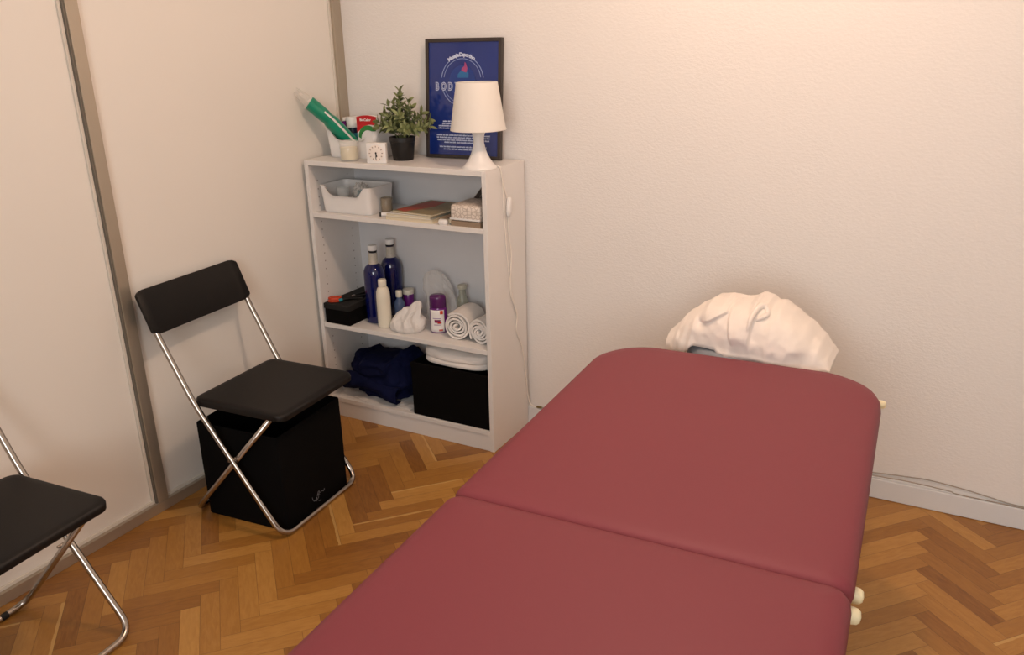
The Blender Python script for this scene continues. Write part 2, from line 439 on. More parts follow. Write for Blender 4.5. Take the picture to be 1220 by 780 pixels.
# ---------------------------------------------------------------- bookcase
X0, X1, YB, YF, HT = .002, .802, -.018, -.298, 1.06
PT = .0175
bc = thing('bookcase', 'low white open bookcase with two adjustable shelves against the textured wall', 'bookcase', (0, 0, 0))
obj('side_panel', bx(X0, X0+PT, YF, YB, 0, HT, bev=.0008, seg=1), M_side, bc)
obj('side_panel', bx(X1-PT, X1, YF, YB, 0, HT, bev=.0008, seg=1), M_foil, bc)
obj('top_panel', bx(X0+PT, X1-PT, YF, YB, HT-.019, HT, bev=.0008, seg=1), M_foil, bc)
S1, S2, S3 = .860, .410, .085
obj('shelf', bx(X0+PT+.0006, X1-PT-.0006, YF+.001, YB-.008, S1-.018, S1, bev=.0008, seg=1), M_foil, bc)
obj('shelf', bx(X0+PT+.0006, X1-PT-.0006, YF+.001, YB-.008, S2-.018, S2, bev=.0008, seg=1), M_foil, bc)
obj('bottom_shelf', bx(X0+PT, X1-PT, YF, YB-.008, S3-.018, S3, bev=.0008, seg=1), M_foil, bc)
obj('plinth', bx(X0+PT, X1-PT, YF+.004, YF+.020, 0, S3-.018, bev=.0008, seg=1), M_foil, bc)
obj('back_panel', bx(X0+PT, X1-PT, YB-.008, YB-.003, S3-.018, HT-.019), M_back, bc)

# ---------------------------------------------------------------- massage table
TZ = .670
mt = thing('massage_table', 'raspberry red folding massage table with rounded padded top in two sections', 'massage table', (1.793, -1.530, 0), R(2.4))
HW, SL = .362, .905
def cushion(sign):
    radF, radH = .14, .035
    L2 = (SL-.001)/2; cy = sign*(.001+L2)
    rr = (radF, radF, radH, radH) if sign > 0 else (radH, radH, radF, radF)
    prof = [(.014, .610), (.004, .620), (0, .636), (.003, .652), (.010, .662), (.022, .668), (.045, .6705), (.10, .6725), (.20, .674)]
    bm = BM(); loops = []
    for ins, z in prof:
        out = rrect(HW-ins, L2-min(ins, L2-.05), [max(.012, q-ins*.8) for q in rr], 12)
        lp = []
        for x, y in out:
            # far end bows slightly outwards at its middle
            t = (y*sign)/L2
            yy = y+sign*(.022*(1-(x/HW)**2) if t > .5 else 0)*min(1, max(0, (t-.5)*2))
            lp.append((x, cy+yy-sign*.011, z))
        loops.append(lp)
    loft(bm, loops)
    return bm
obj('cushion', cushion(1), M_vinyl, mt, 60)
obj('cushion', cushion(-1), M_vinyl, mt, 60)
for s in (1, -1):
    bm = BM()
    for sx in (-1, 1): box(bm, sx*.335-.011, sx*.335+.011, min(s*.02, s*.86), max(s*.02, s*.86), .535, .609, bev=.003)
    for yy in (.031, .849, .45): box(bm, -.324, .324, s*yy-.011, s*yy+.011, .545, .609, bev=.003)
    obj('frame', bm, M_beech, mt)
    for sx in (-1, 1):
        bm = BM()
        loft(bm, [[(sx*.30+dx*.017, s*(.70 if z > .3 else .77)+dy*.02, z) for dx, dy in ((-1, -1), (1, -1), (1, 1), (-1, 1))] for z in (.004, .60)])
        lg = obj('leg', bm, M_beech, mt)
        bm = BM(); box(bm, sx*.30-.019, sx*.30+.019, s*.77-.022, s*.77+.022, 0, .016, bev=.003); obj('rubber_foot', bm, M_rubber, lg)
    bm = BM(); tube(bm, [(-.284, s*.758, .10), (.284, s*.758, .10)], .011); obj('crossbar', bm, M_beech, mt, 180)
def knob(x, y, z, r, l, m=M_knob):
    bm = BM()
    vs = lathe(bm, [(r*.98, 0), (r, .004), (r, l*.55), (r*.9, l*.8), (r*.6, l*.95), (0, l)], 28)
    xform(bm, vs, Matrix.Translation((x, y, z)) @ Matrix.Rotation(PI/2, 4, 'Y'))
    o = obj('knob', bm, m, mt, 60)
    o['label'] = 'cream wooden peg knob'
knob(.3465, .061, .613, .0140, .030); knob(.3465, .008, .612, .0140, .030)
knob(.3465, .862, .613, .0105, .024)
# face cradle below the towel
bm = BM()
cr = []
for k in range(25):
    a = R(-250+k*320/24); cr.append((.122*math.cos(a)-.018, 1.045+.115*math.sin(a), .632))
vs = tube(bm, cr, [.03*(.6 if i in (0, 24) else 1) for i in range(25)], 12)
fc = obj('face_cradle', bm, M_grey, mt, 180)
for sx in (-1, 1):
    bm = BM(); tube(bm, [(sx*.09, .84, .575), (sx*.09, 1.02, .575), (sx*.09, 1.05, .605)], .008)
    obj('cradle_rod', bm, M_beech, fc, 180)

# towel heaped over the cradle
def sil(x):
    pts = [(-.235, .668), (-.215, .69), (-.185, .725), (-.150, .752), (-.115, .776), (-.075, .783), (-.045, .782), (-.01, .788), (.012, .799), (.035, .795), (.050, .784), (.070, .785), (.10, .768), (.14, .742), (.18, .708), (.205, .675), (.218, .652)]
    if x <= pts[0][0]: return pts[0][1]
    for a, b in zip(pts, pts[1:]):
        if x <= b[0]:
            t = (x-a[0])/(b[0]-a[0]); t = t*t*(3-2*t)*.5+t*.5
            return a[1]+(b[1]-a[1])*t
    return pts[-1][1]
def ss(a, b, x):
    t = max(0, min(1, (x-a)/(b-a))); return t*t*(3-2*t)
def towel_pt(u, v):
    x = -.235+.453*u
    top = sil(x)
    # front hem height: arch on the left, straight hem on the right
    arch = .012*ss(-.165, -.140, x)*(1-ss(-.085, -.062, x))
    hem = .654-.030*(1-ss(-.185, -.150, x))+arch-.012*ss(.0, .2, x)
    ph = (v*2-1)*PI/2*.999            # -90 front .. +90 back
    hh = max(.004, top-hem)
    z = hem+hh*max(0, math.cos(ph))**.62
    dep = .085+.05*math.sin(u*PI)
    y = dep*math.sin(ph)*(abs(math.sin(ph))**-.25 if abs(math.sin(ph)) > .02 else 1)
    f = 1-ss(.45, .62, v)             # only the front half carries the creases
    d = 0
    # strip between two long creases, running from the top down
    zz = (z-.66)/.13
    cL = -.045-.012*math.sin(zz*2.2)+.02*(1-zz); cR = .010+.004*zz
    strip = ss(cL-.003, cL+.006, x)*(1-ss(cR-.004, cR+.004, x))
    d += .013*strip*ss(.15, .45, zz)
    # rolled lip over the left shoulder
    lipz = .733+.035*ss(-.13, -.045, x)
    lip = ss(lipz-.005, lipz+.004, z)*ss(-.150, -.095, x)*(1-ss(cL-.008, cL+.002, x))
    d += .016*lip
    d -= .012*math.exp(-((x+.128)/.012)**2-((z-.728)/.012)**2)
    # soft vertical pleats on the left
    for c, wd_, am in ((-.175, .010, .006), (-.15, .008, .005), (-.195, .007, .005)):
        d += am*math.exp(-((x-c-.02*(zz-.4))/wd_)**2)*(1-lip)
    # right-hand sweep
    d += .010*ss(.02, .08, x)*(1-ss(.08, .17, x))*math.exp(-((zz-.35)/.4)**2)
    d += .007*math.exp(-((x-.13)/.02)**2)*ss(.1, .3, zz)*(1-ss(.6, .9, zz))
    # hem thickness
    d += .007*math.exp(-((z-hem-.006)/.007)**2)*ss(-.085, -.06, x)
    d += .007*fbm((x*9, z*9, 3.1), 1.6, 3)+.004*ridge((x*16, z*10+x*8, 5.0), 1)
    y -= d*f
    z += .003*fbm((x*12, y*12, 8.0), 1.4, 3)+.5*d*math.cos(ph)*f*.5
    y += .006*fbm((x*7, z*7, 1.0), 2, 3)*(1-f)
    if v < .03: z -= .002
    return (x, y-.012*x/.2, z)
bm = BM(); grid(bm, 200, 120, towel_pt)
tw = obj('towel', bm, M_towel, None, 180, loc=(1.764, -.475, 0))
md = tw.modifiers.new('s', 'SOLIDIFY'); md.thickness = .004; md.offset = -1
tag(tw, 'cream towel heaped over the head end of the red massage table', 'towel')
# small twisted curl of the towel at the crest
bm = BM()
def towel_y(x, z):
    u = (x+.235)/.453; best = None
    for k in range(2, 60):
        q = towel_pt(u, .5*k/60)
        if best is None or abs(q[2]-z) < best[0]: best = (abs(q[2]-z), q[1])
    return best[1]
crl = [Vector((x, towel_y(x, z)-o_, z+.003)) for x, z, o_ in ((.006, .735, -.004), (.009, .752, .0), (.012, .770, .002), (.019, .785, .004), (.030, .789, .004), (.041, .783, .003), (.045, .772, .002), (.034, .766, .001), (.022, .758, -.003))]
crl = catmull(crl, 6)
tube(bm, crl, [.0035+.0045*math.sin(PI*i/(len(crl)-1)) for i in range(len(crl))], 12)
obj('corner_fold', bm, M_towel, tw, 180)

# ---------------------------------------------------------------- folding chair
def make_chair(label, loc, rz):
    t = thing('folding_chair', label, 'chair', loc, rz, 'black folding chairs along the partition')
    r = .0093
    # front frame: backrest tubes run down to the front floor bar
    W0 = .200
    bm = BM()
    side = [(-.243, W0, .756), (-.1974, W0, .638), (-.0897, W0, .4233), (.2032, W0, r+.0005)]
    path = side+[(q[0], -q[1], q[2]) for q in side[::-1]]
    tube(bm, fillet(path, [0, .05, .05, .055, .055, .05, .05, 0], 8), r, 14)
    obj('front_frame', bm, M_chrome, t, 180)
    # rear frame: crosses inside, from the seat front down to the rear floor bar
    W1 = .1795
    bm = BM()
    side = [(.190, W1, .4095), (.165, W1, .395), (-.150, W1, .045), (-.1793, W1, r+.0005)]
    path = [(.190, W1, .4085)]+[(-.1793, W1, r+.0005)]+[(-.1793, -W1, r+.0005)]+[(.190, -W1, .4085)]
    tube(bm, fillet(path, [0, .05, .05, 0], 8), r, 14)
    obj('rear_frame', bm, M_chrome, t, 180)
    for s in (-1, 1):
        bm = BM(); vs = tube(bm, [(0, s*(W1-.014), 0), (0, s*(W0+.012), 0)], .0042, 10)
        # crossing point of the two tubes
        bmesh.ops.translate(bm, verts=vs, vec=(.0320, 0, .2510)); obj('pivot_bolt', bm, M_chrome, t, 60)
        bm = BM(); tube(bm, [(-.179, s*.10, r+.0005), (-.179, s*.120, r+.0005)], r+.0006, 12); obj('rubber_foot', bm, M_rubber, t, 60)
    # seat
    sz = .4347
    bm = BM()
    def outl(ins, z):
        out = rrect(.177-ins, .1886-ins, .032-ins*.5, 8)
        return [(.0668+x, y, z-.006*max(0, (x-.12)/.057)**2) for x, y in out]
    loft(bm, [outl(.010, sz-.024), outl(.001, sz-.021), outl(0, sz-.008), outl(.002, sz-.003), outl(.008, sz), outl(.022, sz-.0005)])
    seat = obj('seat', bm, M_black, t, 50)
    for s in (-1, 1): obj('seat_rail', bx(-.105, .2, s*.165-.006, s*.165+.006, sz-.036, sz-.024, bev=.002), M_black, seat)
    # backrest: gently bowed slab that sleeves over the tubes
    bm = BM()
    bt = Vector((-.2513, 0, .7738)); bb = Vector((-.1974, 0, .638)); ax = (bt-bb); nrm = Vector((ax.z, 0, -ax.x)).normalized()
    def bp(u, v, side_):
        y = (u*2-1)*.2162
        e = ((u*2-1)**2)
        bow = -.020*(1-e)                   # middle bows to the rear
        th = .0125 if abs(u*2-1) > .86 else .0085
        p = bb+ax*v+nrm*(bow+.004+side_*th)
        return (p.x, y, p.z)
    loops = []
    n = 28
    for k in range(n+1):
        u = k/n
        sh = .012 if k in (0, n) else (.004 if k in (1, n-1) else 0)
        lo, hi = sh/.146, 1-sh/.146
        ss_ = .45 if k in (0, n) else 1
        loops.append([bp(u, lo+.0, -ss_*.75), bp(u, lo+.04, -ss_), bp(u, hi-.04, -ss_), bp(u, hi, -ss_*.6), bp(u, hi, ss_*.6), bp(u, hi-.04, ss_), bp(u, lo+.04, ss_), bp(u, lo, ss_*.75)])
    loft(bm, loops)
    obj('backrest', bm, M_black, t, 50)
    return t
make_chair('black folding chair with chrome tube frame standing over the black fabric box', (.2738, -.9099, 0), .0655)
make_chair('black folding chair cut off by the left edge, seat and one chrome foot visible', (.2491, -1.8258, 0), .0846)

# black fabric storage cube under the first chair
cb = thing('storage_cube', 'large black fabric storage cube standing on the parquet beneath a folding chair', 'storage box', (.2965, -.905, 0), R(5.0))
bm = BM()
HX, HY, HH = .163, .166, .335
lo_ = []
for z, s in ((0, .985), (.004, 1), (.17, 1.004), (HH-.003, 1.0), (HH, .992)):
    lo_.append([(x*s, y*s, z) for x, y in rrect(HX, HY, .008, 3)])
for z, s in ((HH, .965), (.02, .955)):
    lo_.append([(x*s, y*s, z) for x, y in rrect(HX, HY, .008, 3)])
loft(bm, lo_)
obj('body', bm, M_blackfab, cb, 40)
bm = BM()
def scrib(pts, r=.0008): tube(bm, catmull([(HX*1.004+.0012, a, b) for a, b in pts], 5), r, 6)
S0 = (-.036, .034)
for pts in ([(0, .022), (.004, .008), (.014, .002), (.024, .010), (.02, -.004)], [(.006, .004), (.022, .0), (.034, .008), (.030, .020), (.040, .012)],
            [(.026, .012), (.034, .026), (.040, .024), (.034, .014)], [(.044, .016), (.052, .020), (.060, .014), (.068, .020)], [(.026, -.002), (.036, -.010), (.044, -.010)]):
    scrib([(S0[0]+a, S0[1]+b) for a, b in pts])
o = obj('scribble', bm, M_scrib, cb, 180); o['label'] = 'small white handwritten scribble'

# ---------------------------------------------------------------- things on top of the bookcase
# open storage baskets with a scooped front (one on top, one on the upper shelf)
def make_basket(label, loc):
    t = thing('storage_basket', label, 'basket', loc, 0, 'white scoop-fronted plastic baskets')
    W2, D2, H2 = .120, .078, .104
    bm = BM()
    def ring(ins, z, front=None, tz=0):
        k = .93+.07*z/H2
        lp = []
        for x, y in rrect((W2-ins)*k, (D2-ins)*k, .016, 6):
            zz = z
            if front and y < -(D2-ins)*k*.55:
                dip = ss(.098, .062, abs(x))
                zz = min(z, H2-.036*dip) if z > H2-.045 else z
            lp.append((x, y, zz))
        return lp
    # subdivide the straight sides so that the scoop reads as a curve
    def dense(lp):
        out = []
        for a, b in zip(lp, lp[1:]+lp[:1]):
            L_ = math.dist(a, b); n = max(1, int(L_/.008))
            for q in range(n): out.append(tuple(a[i]+(b[i]-a[i])*q/n for i in range(3)))
        return out
    def dring(ins, z):
        k = .93+.07*z/H2
        base = [(x, y, z) for x, y in rrect((W2-ins)*k, (D2-ins)*k, .016, 6)]
        out = []
        for x, y, zz in dense(base):
            if y < -(D2-ins)*k*.6:
                dip = 1-ss(.060, .100, abs(x))
                zz = zz*(1-.36*dip*(z/H2)**2)
            out.append((x, y, zz))
        return out
    loft(bm, [dring(.003, 0), dring(0, .003), dring(0, .03), dring(0, .06), dring(0, .085), dring(-.0015, H2), dring(.0028, H2), dring(.0028, .085), dring(.0028, .06), dring(.0028, .03), dring(.0028, .004)])
    obj('body', bm, M_wplast, t, 60)
    return t
make_basket('white plastic basket on top of the bookcase holding packets and bottles', (.155, -.122, HT))
make_basket('white plastic basket at left on the upper shelf with clear cups inside', (.163, -.196, S1))

def axis_mat(a, b):
    a = Vector(a); b = Vector(b); z = (b-a).normalized(); x = Vector((0, 0, 1)).cross(z).normalized(); y = z.cross(x)
    m = Matrix.Identity(4)
    for i in range(3): m[i][0], m[i][1], m[i][2], m[i][3] = x[i], y[i], z[i], a[i]
    return m
# green sleeve leaning out of the basket
gp = thing('green_packet', 'green plastic sleeve packet with clear crinkled end leaning left out of basket', 'packet', (.118, -.110, 1.080))
GA = axis_mat((0, 0, 0), (-.080, -.142, .185))
bm = BM()
n = 26; loops = []
for k in range(n+1):
    t = k/n; z = .004+.243*t
    rx, ry = (.036, .028)
    if t < .1: q = .75+.25*t/.1; rx *= q; ry *= q
    pinch = 1-.16*math.exp(-((t-.68)/.035)**2); rx *= pinch; ry *= pinch
    loops.append([(rx*(1+.05*fbm((math.cos(a)*2, math.sin(a)*2, t*9), 1.5, 3))*math.cos(a), ry*math.sin(a), z+(.010*math.cos(a) if k == n else 0)) for a in [2*PI*i/36 for i in range(36)]])
vs = loft(bm, loops); xform(bm, vs, GA)
def kink(vs):
    for v in vs:
        k = max(0, v.co.z-.125); v.co.x -= .32*k; v.co.z += .03*k
kink(vs)
obj('sleeve', bm, M_packg, gp, 60)
bm = BM()
loops = []
for k in range(8):
    t = k/7; loops.append([((.030+.006*math.sin(3*a+t*4)*t)*(1+.10*t)*math.cos(a), .026*(1-.55*t)*math.sin(a)+.005*math.sin(5*a)*t, 0.2475+.052*t+.010*t*math.sin(4*a)) for a in [2*PI*i/36 for i in range(36)]])
vs = loft(bm, loops, False); xform(bm, vs, GA); kink(vs); obj('clear_end', bm, M_film, gp, 180)
bm = BM()
vs = grid(bm, 2, 20, lambda u, v: (.0366*math.cos(R(2+u*16)), .0286*math.sin(R(2+u*16)), .03+.17*v*(1-.0*u)))
xform(bm, list(bm.verts), GA); kink(bm.verts)
o = obj('stripe', bm, M_wplast, gp, 180); o['label'] = 'white printed stripe'
md = o.modifiers.new('s', 'SOLIDIFY'); md.thickness = .0015; md.offset = 0

sp = thing('spray_bottle', 'small dark bottle with a broad white cap standing in the top basket', 'bottle', (.0755, -.0835, HT+.005))
bm = BM(); lathe(bm, [(.020, 0), (.0215, .004), (.0215, .09), (.019, .097)], 32); obj('bottle_body', bm, mat('dark_navy_plastic', '141a33', rough=.3), sp, 40)
bm = BM(); lathe(bm, [(.0218, .0975), (.0222, .10), (.0222, .130), (.0205, .138), (0, .1385)], 32); obj('cap', bm, M_wplast, sp, 40)
bm = BM(); lathe(bm, [(.0217, .04), (.0219, .042), (.0219, .075), (.0217, .077)], 32, capb=False, capt=False); o = obj('label_band', bm, M_teal, sp, 40)
pt_ = thing('purple_tube', 'small purple tube with pale top peeping from behind the green packet', 'tube', (.0495, -.093, HT+.005), 0)
bm = BM(); box(bm, -.0045, .0045, -.014, .014, 0, .122, bev=.003); obj('tube_body', bm, M_purple, pt_, 40)
bm = BM(); box(bm, -.005, .005, -.0145, .0145, .1225, .136, bev=.002); obj('cap', bm, M_wplast, pt_, 40)

rp_ = thing('red_packet', 'white packet with red header and green arc standing in the top basket', 'packet', (.178, -.115, HT+.005), R(14))
bm = BM()
def pk(x0, x1, zb, zt, arch, y0, y1, mi=0, n=14):
    pts = [(x0, zb), (x1, zb)]+[(x1+(x0-x1)*k/n, zt+arch*math.sin(PI*k/n)) for k in range(n+1)]
    return pts
prism(bm, pk(-.040, .040, 0, .143, .006, 0, 0), -.012, .012); obj('packet_body', bm, M_wplast, rp_)
bm = BM()
pts = [(-.0405+.081*k/14, .108+.016*math.sin(PI*k/14)-(0.024*(1-k/14))) for k in range(15)]
prism(bm, pts+[(.0405-.081*k/14, .1432+.0062*math.sin(PI*k/14)) for k in range(15)], -.0128, -.0121)
o = obj('red_header', bm, M_red, rp_)
bm = BM()
ao = []; ai = []
for k in range(17):
    a = R(180-k*150/16); ao.append((.004+.042*math.cos(a)*.95, .068+.044*math.sin(a))); ai.append((.004+.030*math.cos(a)*.95, .062+.032*math.sin(a)))
ao = [(max(-.040, min(.040, a)), b) for a, b in ao]; ai = [(max(-.038, min(.038, a)), b) for a, b in ai]
prism(bm, ao+ai[::-1], -.0134, -.0129); obj('green_arc', bm, M_green, rp_)
bm = text_bm('BioCalor', .0125, .0003, .0004); bmesh.ops.translate(bm, verts=bm.verts, vec=(-.004, -.0132, .132)); obj('lettering', bm, M_wplast, rp_)

# candle in a glass
def tumbler(name, label, cat, loc, r, h, fill, m_in, glass=M_glass, taper=.96):
    t = thing(name, label, cat, loc)
    bm = BM()
    lathe(bm, [(0, 0), (r*taper-.001, 0), (r*taper, .002), (r, h-.001), (r-.0008, h), (r-.0022, h-.001), (r*taper-.0022, .006), (0, .006)], 40)
    obj('glass', bm, glass, t, 40)
    bm = BM()
    lathe(bm, [(0, .0065), (r*taper-.0028, .0065), (r*taper-.0026+(r-r*taper)*.6*fill, .0065+fill*(h-.01)), (0, .0065+fill*(h-.01))], 36)
    obj('wax', bm, m_in, t, 40)
    return t
tumbler('candle', 'vanilla yellow candle in clear glass at the front left of the bookcase top', 'candle', (.188, -.252, HT), .0345, .074, .68, M_wax, M_clearp)
# little desk clock
ck = thing('desk_clock', 'small square white clock with round dial in front of the potted plant', 'clock', (.326, -.262, HT), R(20))
bm = BM(); box(bm, -.0365, .0365, -.014, .014, 0, .073, bev=.0025, seg=3); obj('clock_body', bm, M_wplast, ck, 40)
bm = BM(); vs = lathe(bm, [(.029, 0), (.029, .0008), (.027, .0012), (0, .0012)], 40); xform(bm, vs, Matrix.Translation((0, -.0141, .037)) @ Matrix.Rotation(PI/2, 4, 'X')); obj('dial', bm, mat('dial_white', 'e9e1da', rough=.4), ck, 40)
bm = BM()
for k in range(12):
    a = k*PI/6; c = Vector((.0235*math.sin(a), -.0157, .037+.0235*math.cos(a)))
    vs = box(bm, -.0012, .0012, -.0003, .0003, -.0026, .0026); xform(bm, vs, Matrix.Translation(c) @ Matrix.Rotation(a, 4, 'Y'))
obj('hour_mark', bm, mat('clock_grey_mark', '8c7c72', rough=.5), ck)
bm = BM()
for a, l, w_ in ((R(184), .021, .0011), (R(168), .014, .0017)):
    vs = box(bm, -w_, w_, -.0004, .0004, -.004, l); xform(bm, vs, Matrix.Translation((0, -.0165, .037)) @ Matrix.Rotation(a, 4, 'Y'))
vs = lathe(bm, [(.003, 0), (.003, .002), (0, .002)], 20); xform(bm, vs, Matrix.Translation((0, -.0162, .037)) @ Matrix.Rotation(PI/2, 4, 'X'))
o = obj('hand', bm, M_ink, ck); o['label'] = 'dark clock hands pointing to half past five'

# potted artificial plant
pl = thing('potted_plant', 'bushy artificial green plant in black pot on the bookcase top', 'plant', (.366, -.157, HT))
bm = BM(); lathe(bm, [(0, 0), (.0365, 0), (.038, .002), (.0455, .066), (.0475, .067), (.049, .083), (.0478, .085), (.0455, .083), (.043, .070), (0, .070)], 40); obj('pot', bm, M_pot, pl, 40)
bm = BM()
def leaf(bm, p, d, nrm, L_, W_, mi):
    d = d.normalized(); s = d.cross(nrm).normalized(); nn = s.cross(d)
    prev = None
    row = []
    for k, (t, ww) in enumerate(((0, .12), (.2, .7), (.45, 1), (.7, .8), (.9, .35), (1, .03))):
        c = p+d*L_*t-nn*L_*.22*t*t
        row.append((bm.verts.new(c-s*W_*ww+nn*W_*.25*ww), bm.verts.new(c), bm.verts.new(c+s*W_*ww+nn*W_*.25*ww)))
    for a, b in zip(row, row[1:]):
        for q in (0, 1):
            f = bm.faces.new((a[q], a[q+1], b[q+1], b[q])); f.material_index = mi
rnd = random.Random(11)
stems = []
tips = [(0, 0, .245), (-.02, .02, .225), (.03, .01, .205), (.055, -.01, .185), (-.05, .0, .19), (-.075, .01, .155), (-.092, -.01, .135), (-.078, -.03, .115), (.085, 0, .165), (.115, .01, .145), (.125, -.01, .125), (.09, -.035, .12), (-.03, -.05, .17), (.03, -.055, .165), (0, -.075, .13), (-.06, -.055, .125), (.06, -.06, .12), (-.02, .06, .17), (.05, .06, .16), (-.07, .05, .14), (.02, -.03, .22), (-.015, -.02, .20), (.09, .04, .13)]
for tx, ty, tz in tips:
    a = Vector((tx*.15, ty*.15, .070)); b = Vector((tx, ty, tz)); m_ = (a+b)/2+Vector((-tx*.12, -ty*.12, .012))
    pth = catmull([a, m_, b], 6)
    tube(bm, pth, .0012, 5)
    nn_ = 7
    for k in range(nn_):
        t = .36+.64*k/(nn_-1); q = pth[min(len(pth)-1, int(t*(len(pth)-1)))]
        dirn = (pth[min(len(pth)-1, int(t*(len(pth)-1))+0)]-pth[max(0, int(t*(len(pth)-1))-1)]).normalized()
        if dirn.length < .1: dirn = Vector((0, 0, 1))
        o1 = dirn.orthogonal().normalized(); o2 = dirn.cross(o1)
        for s in range(3 if k < nn_-1 else 4):
            an = rnd.random()*.8+s*2.1+k*1.1
            out = o1*math.cos(an)+o2*math.sin(an)
            d = dirn*(.55 if k < nn_-1 else 1.1)+out*.75+Vector((0, 0, .12))
            leaf(bm, q, d, (dirn*.9-out*.4), rnd.uniform(.024, .036), rnd.uniform(.0055, .008), 0 if rnd.random() < .6 else 1)
foliage = obj('foliage', bm, [M_leaf, M_leaf2], pl, 60, recalc=False)

# framed poster leaning against the wall
PWD, PHT = .316, .424
po = thing('framed_poster', 'royal blue poster in dark frame leaning on the wall behind the lamp', 'poster', (.5705, -.0605, HT+.0008))
lean = math.asin(.036/PHT)
po.rotation_euler = (-lean, 0, R(1.8))
bm = BM()
fwid = .0125
box(bm, -PWD/2, -PWD/2+fwid, -.010, .008, 0, PHT, bev=.001); box(bm, PWD/2-fwid, PWD/2, -.010, .008, 0, PHT, bev=.001)
box(bm, -PWD/2+fwid, PWD/2-fwid, -.010, .008, 0, fwid, bev=.001); box(bm, -PWD/2+fwid, PWD/2-fwid, -.010, .008, PHT-fwid, PHT, bev=.001)
obj('frame', bm, M_frame, po)
obj('print', bx(-PWD/2+fwid, PWD/2-fwid, -.004, .004, fwid, PHT-fwid), M_poster, po)
CX, CZ, CR = -.004, PHT-.148, .088
def arc(bm, r, a0, a1, wd_, y=-.0046, n=24):
    pts = [(CX+(r+wd_/2)*math.cos(R(a0+(a1-a0)*k/n)), CZ+(r+wd_/2)*math.sin(R(a0+(a1-a0)*k/n))) for k in range(n+1)]
    pts += [(CX+(r-wd_/2)*math.cos(R(a1+(a0-a1)*k/n)), CZ+(r-wd_/2)*math.sin(R(a1+(a0-a1)*k/n))) for k in range(n+1)]
    prism(bm, pts, y, -.0041)
bm = BM()
arc(bm, CR, 130, 172, .0026); arc(bm, CR, 8, 58, .0026); arc(bm, CR, 190, 352, .0022); arc(bm, CR-.010, 10, 170, .0020); arc(bm, CR-.010, 192, 348, .0016)
obj('emblem_ring', bm, M_pw2, po)
bm = BM()
pts = [(CX+.055*math.cos(2*PI*k/40), CZ+.055*math.sin(2*PI*k/40)) for k in range(40)]
prism(bm, pts, -.0045, -.0041)
obj('emblem_disc', bm, mat('poster_mid_blue', '203c86', rough=.3), po)
bm = BM()
prism(bm, [(CX-.020, CZ+.012), (CX+.026, CZ+.012), (CX+.026, CZ+.030), (CX+.012, CZ+.040), (CX-.006, CZ+.036), (CX-.018, CZ+.024)], -.0050, -.0046); obj('emblem_figure', bm, M_pt, po)
bm = BM()
prism(bm, [(CX-.003, CZ+.036), (CX+.018, CZ+.030), (CX+.022, CZ+.044), (CX+.016, CZ+.062), (CX+.011, CZ+.066), (CX+.009, CZ+.052), (CX-.002, CZ+.044)], -.0056, -.0051); obj('emblem_flame', bm, M_pr, po)
bm = BM()
s_ = 'Masaje Deportivo'
wdt = dict(M=1.25, m=1.25, j=.5, i=.5, t=.6, r=.65, v=.85, s=.8)
tot = sum(wdt.get(c, .95 if c != ' ' else .5) for c in s_); a = 128; da = 72/tot
for c in s_:
    wv = wdt.get(c, .95 if c != ' ' else .5); am = a-da*wv/2; a -= da*wv
    if c == ' ': continue
    tb = text_bm(c, .0185, .0003, .0009)
    q = Matrix.Translation((CX+(CR+.004)*math.cos(R(am)), -.0046, CZ+(CR+.004)*math.sin(R(am)))) @ Matrix.Rotation(R(90-am), 4, 'Y')
    tb.transform(q); me = bpy.data.meshes.new('t'); tb.to_mesh(me); tb.free(); bm.from_mesh(me); bpy.data.meshes.remove(me)
obj('arc_lettering', bm, M_pw, po, recalc=False)
bm = BM()
for k, c in enumerate('BODY'):
    tb = text_bm(c, .037, .0004, .0022); tb.transform(Matrix.Translation((-.110+k*.0282, -.0052, CZ-.020)) @ Matrix.Diagonal((.70, 1, 1, 1)))
    me = bpy.data.meshes.new('t'); tb.to_mesh(me); tb.free(); bm.from_mesh(me); bpy.data.meshes.remove(me)
obj('title_outline', bm, M_pw, po, recalc=False)
bm = BM()
for k, c in enumerate('BODY'):
    tb = text_bm(c, .037, .0004, -.0004); tb.transform(Matrix.Translation((-.110+k*.0282, -.0062, CZ-.020)) @ Matrix.Diagonal((.70, 1, 1, 1)))
    me = bpy.data.meshes.new('t'); tb.to_mesh(me); tb.free(); bm.from_mesh(me); bpy.data.meshes.remove(me)
obj('title_lettering', bm, mat('title_fill', '4a4f86', rough=.4), po, recalc=False)
# lines of small illegible print, as ragged strokes
bm = BM(); rr_ = random.Random(5)
for z, hw in ((.131, .085), (.1225, .088), (.1145, .104), (.106, .104), (.0965, .050), (.081, .112), (.0725, .112), (.0635, .110), (.055, .080), (.039, .100), (.030, .082)):
    x = -hw-.001
    while x < hw-.001:
        wl_ = rr_.uniform(.006, .026); e = min(x+wl_, hw-.001)
        q = x
        while q < e:
            h_ = .0056 if rr_.random() < .3 else .0043
            box(bm, q, q+.0013, -.0046, -.0041, z, z+h_); q += .0019
        box(bm, x, e, -.0045, -.0041, z+.0008, z+.0022)
        x = e+.0028
obj('fine_print', bm, M_pw, po)

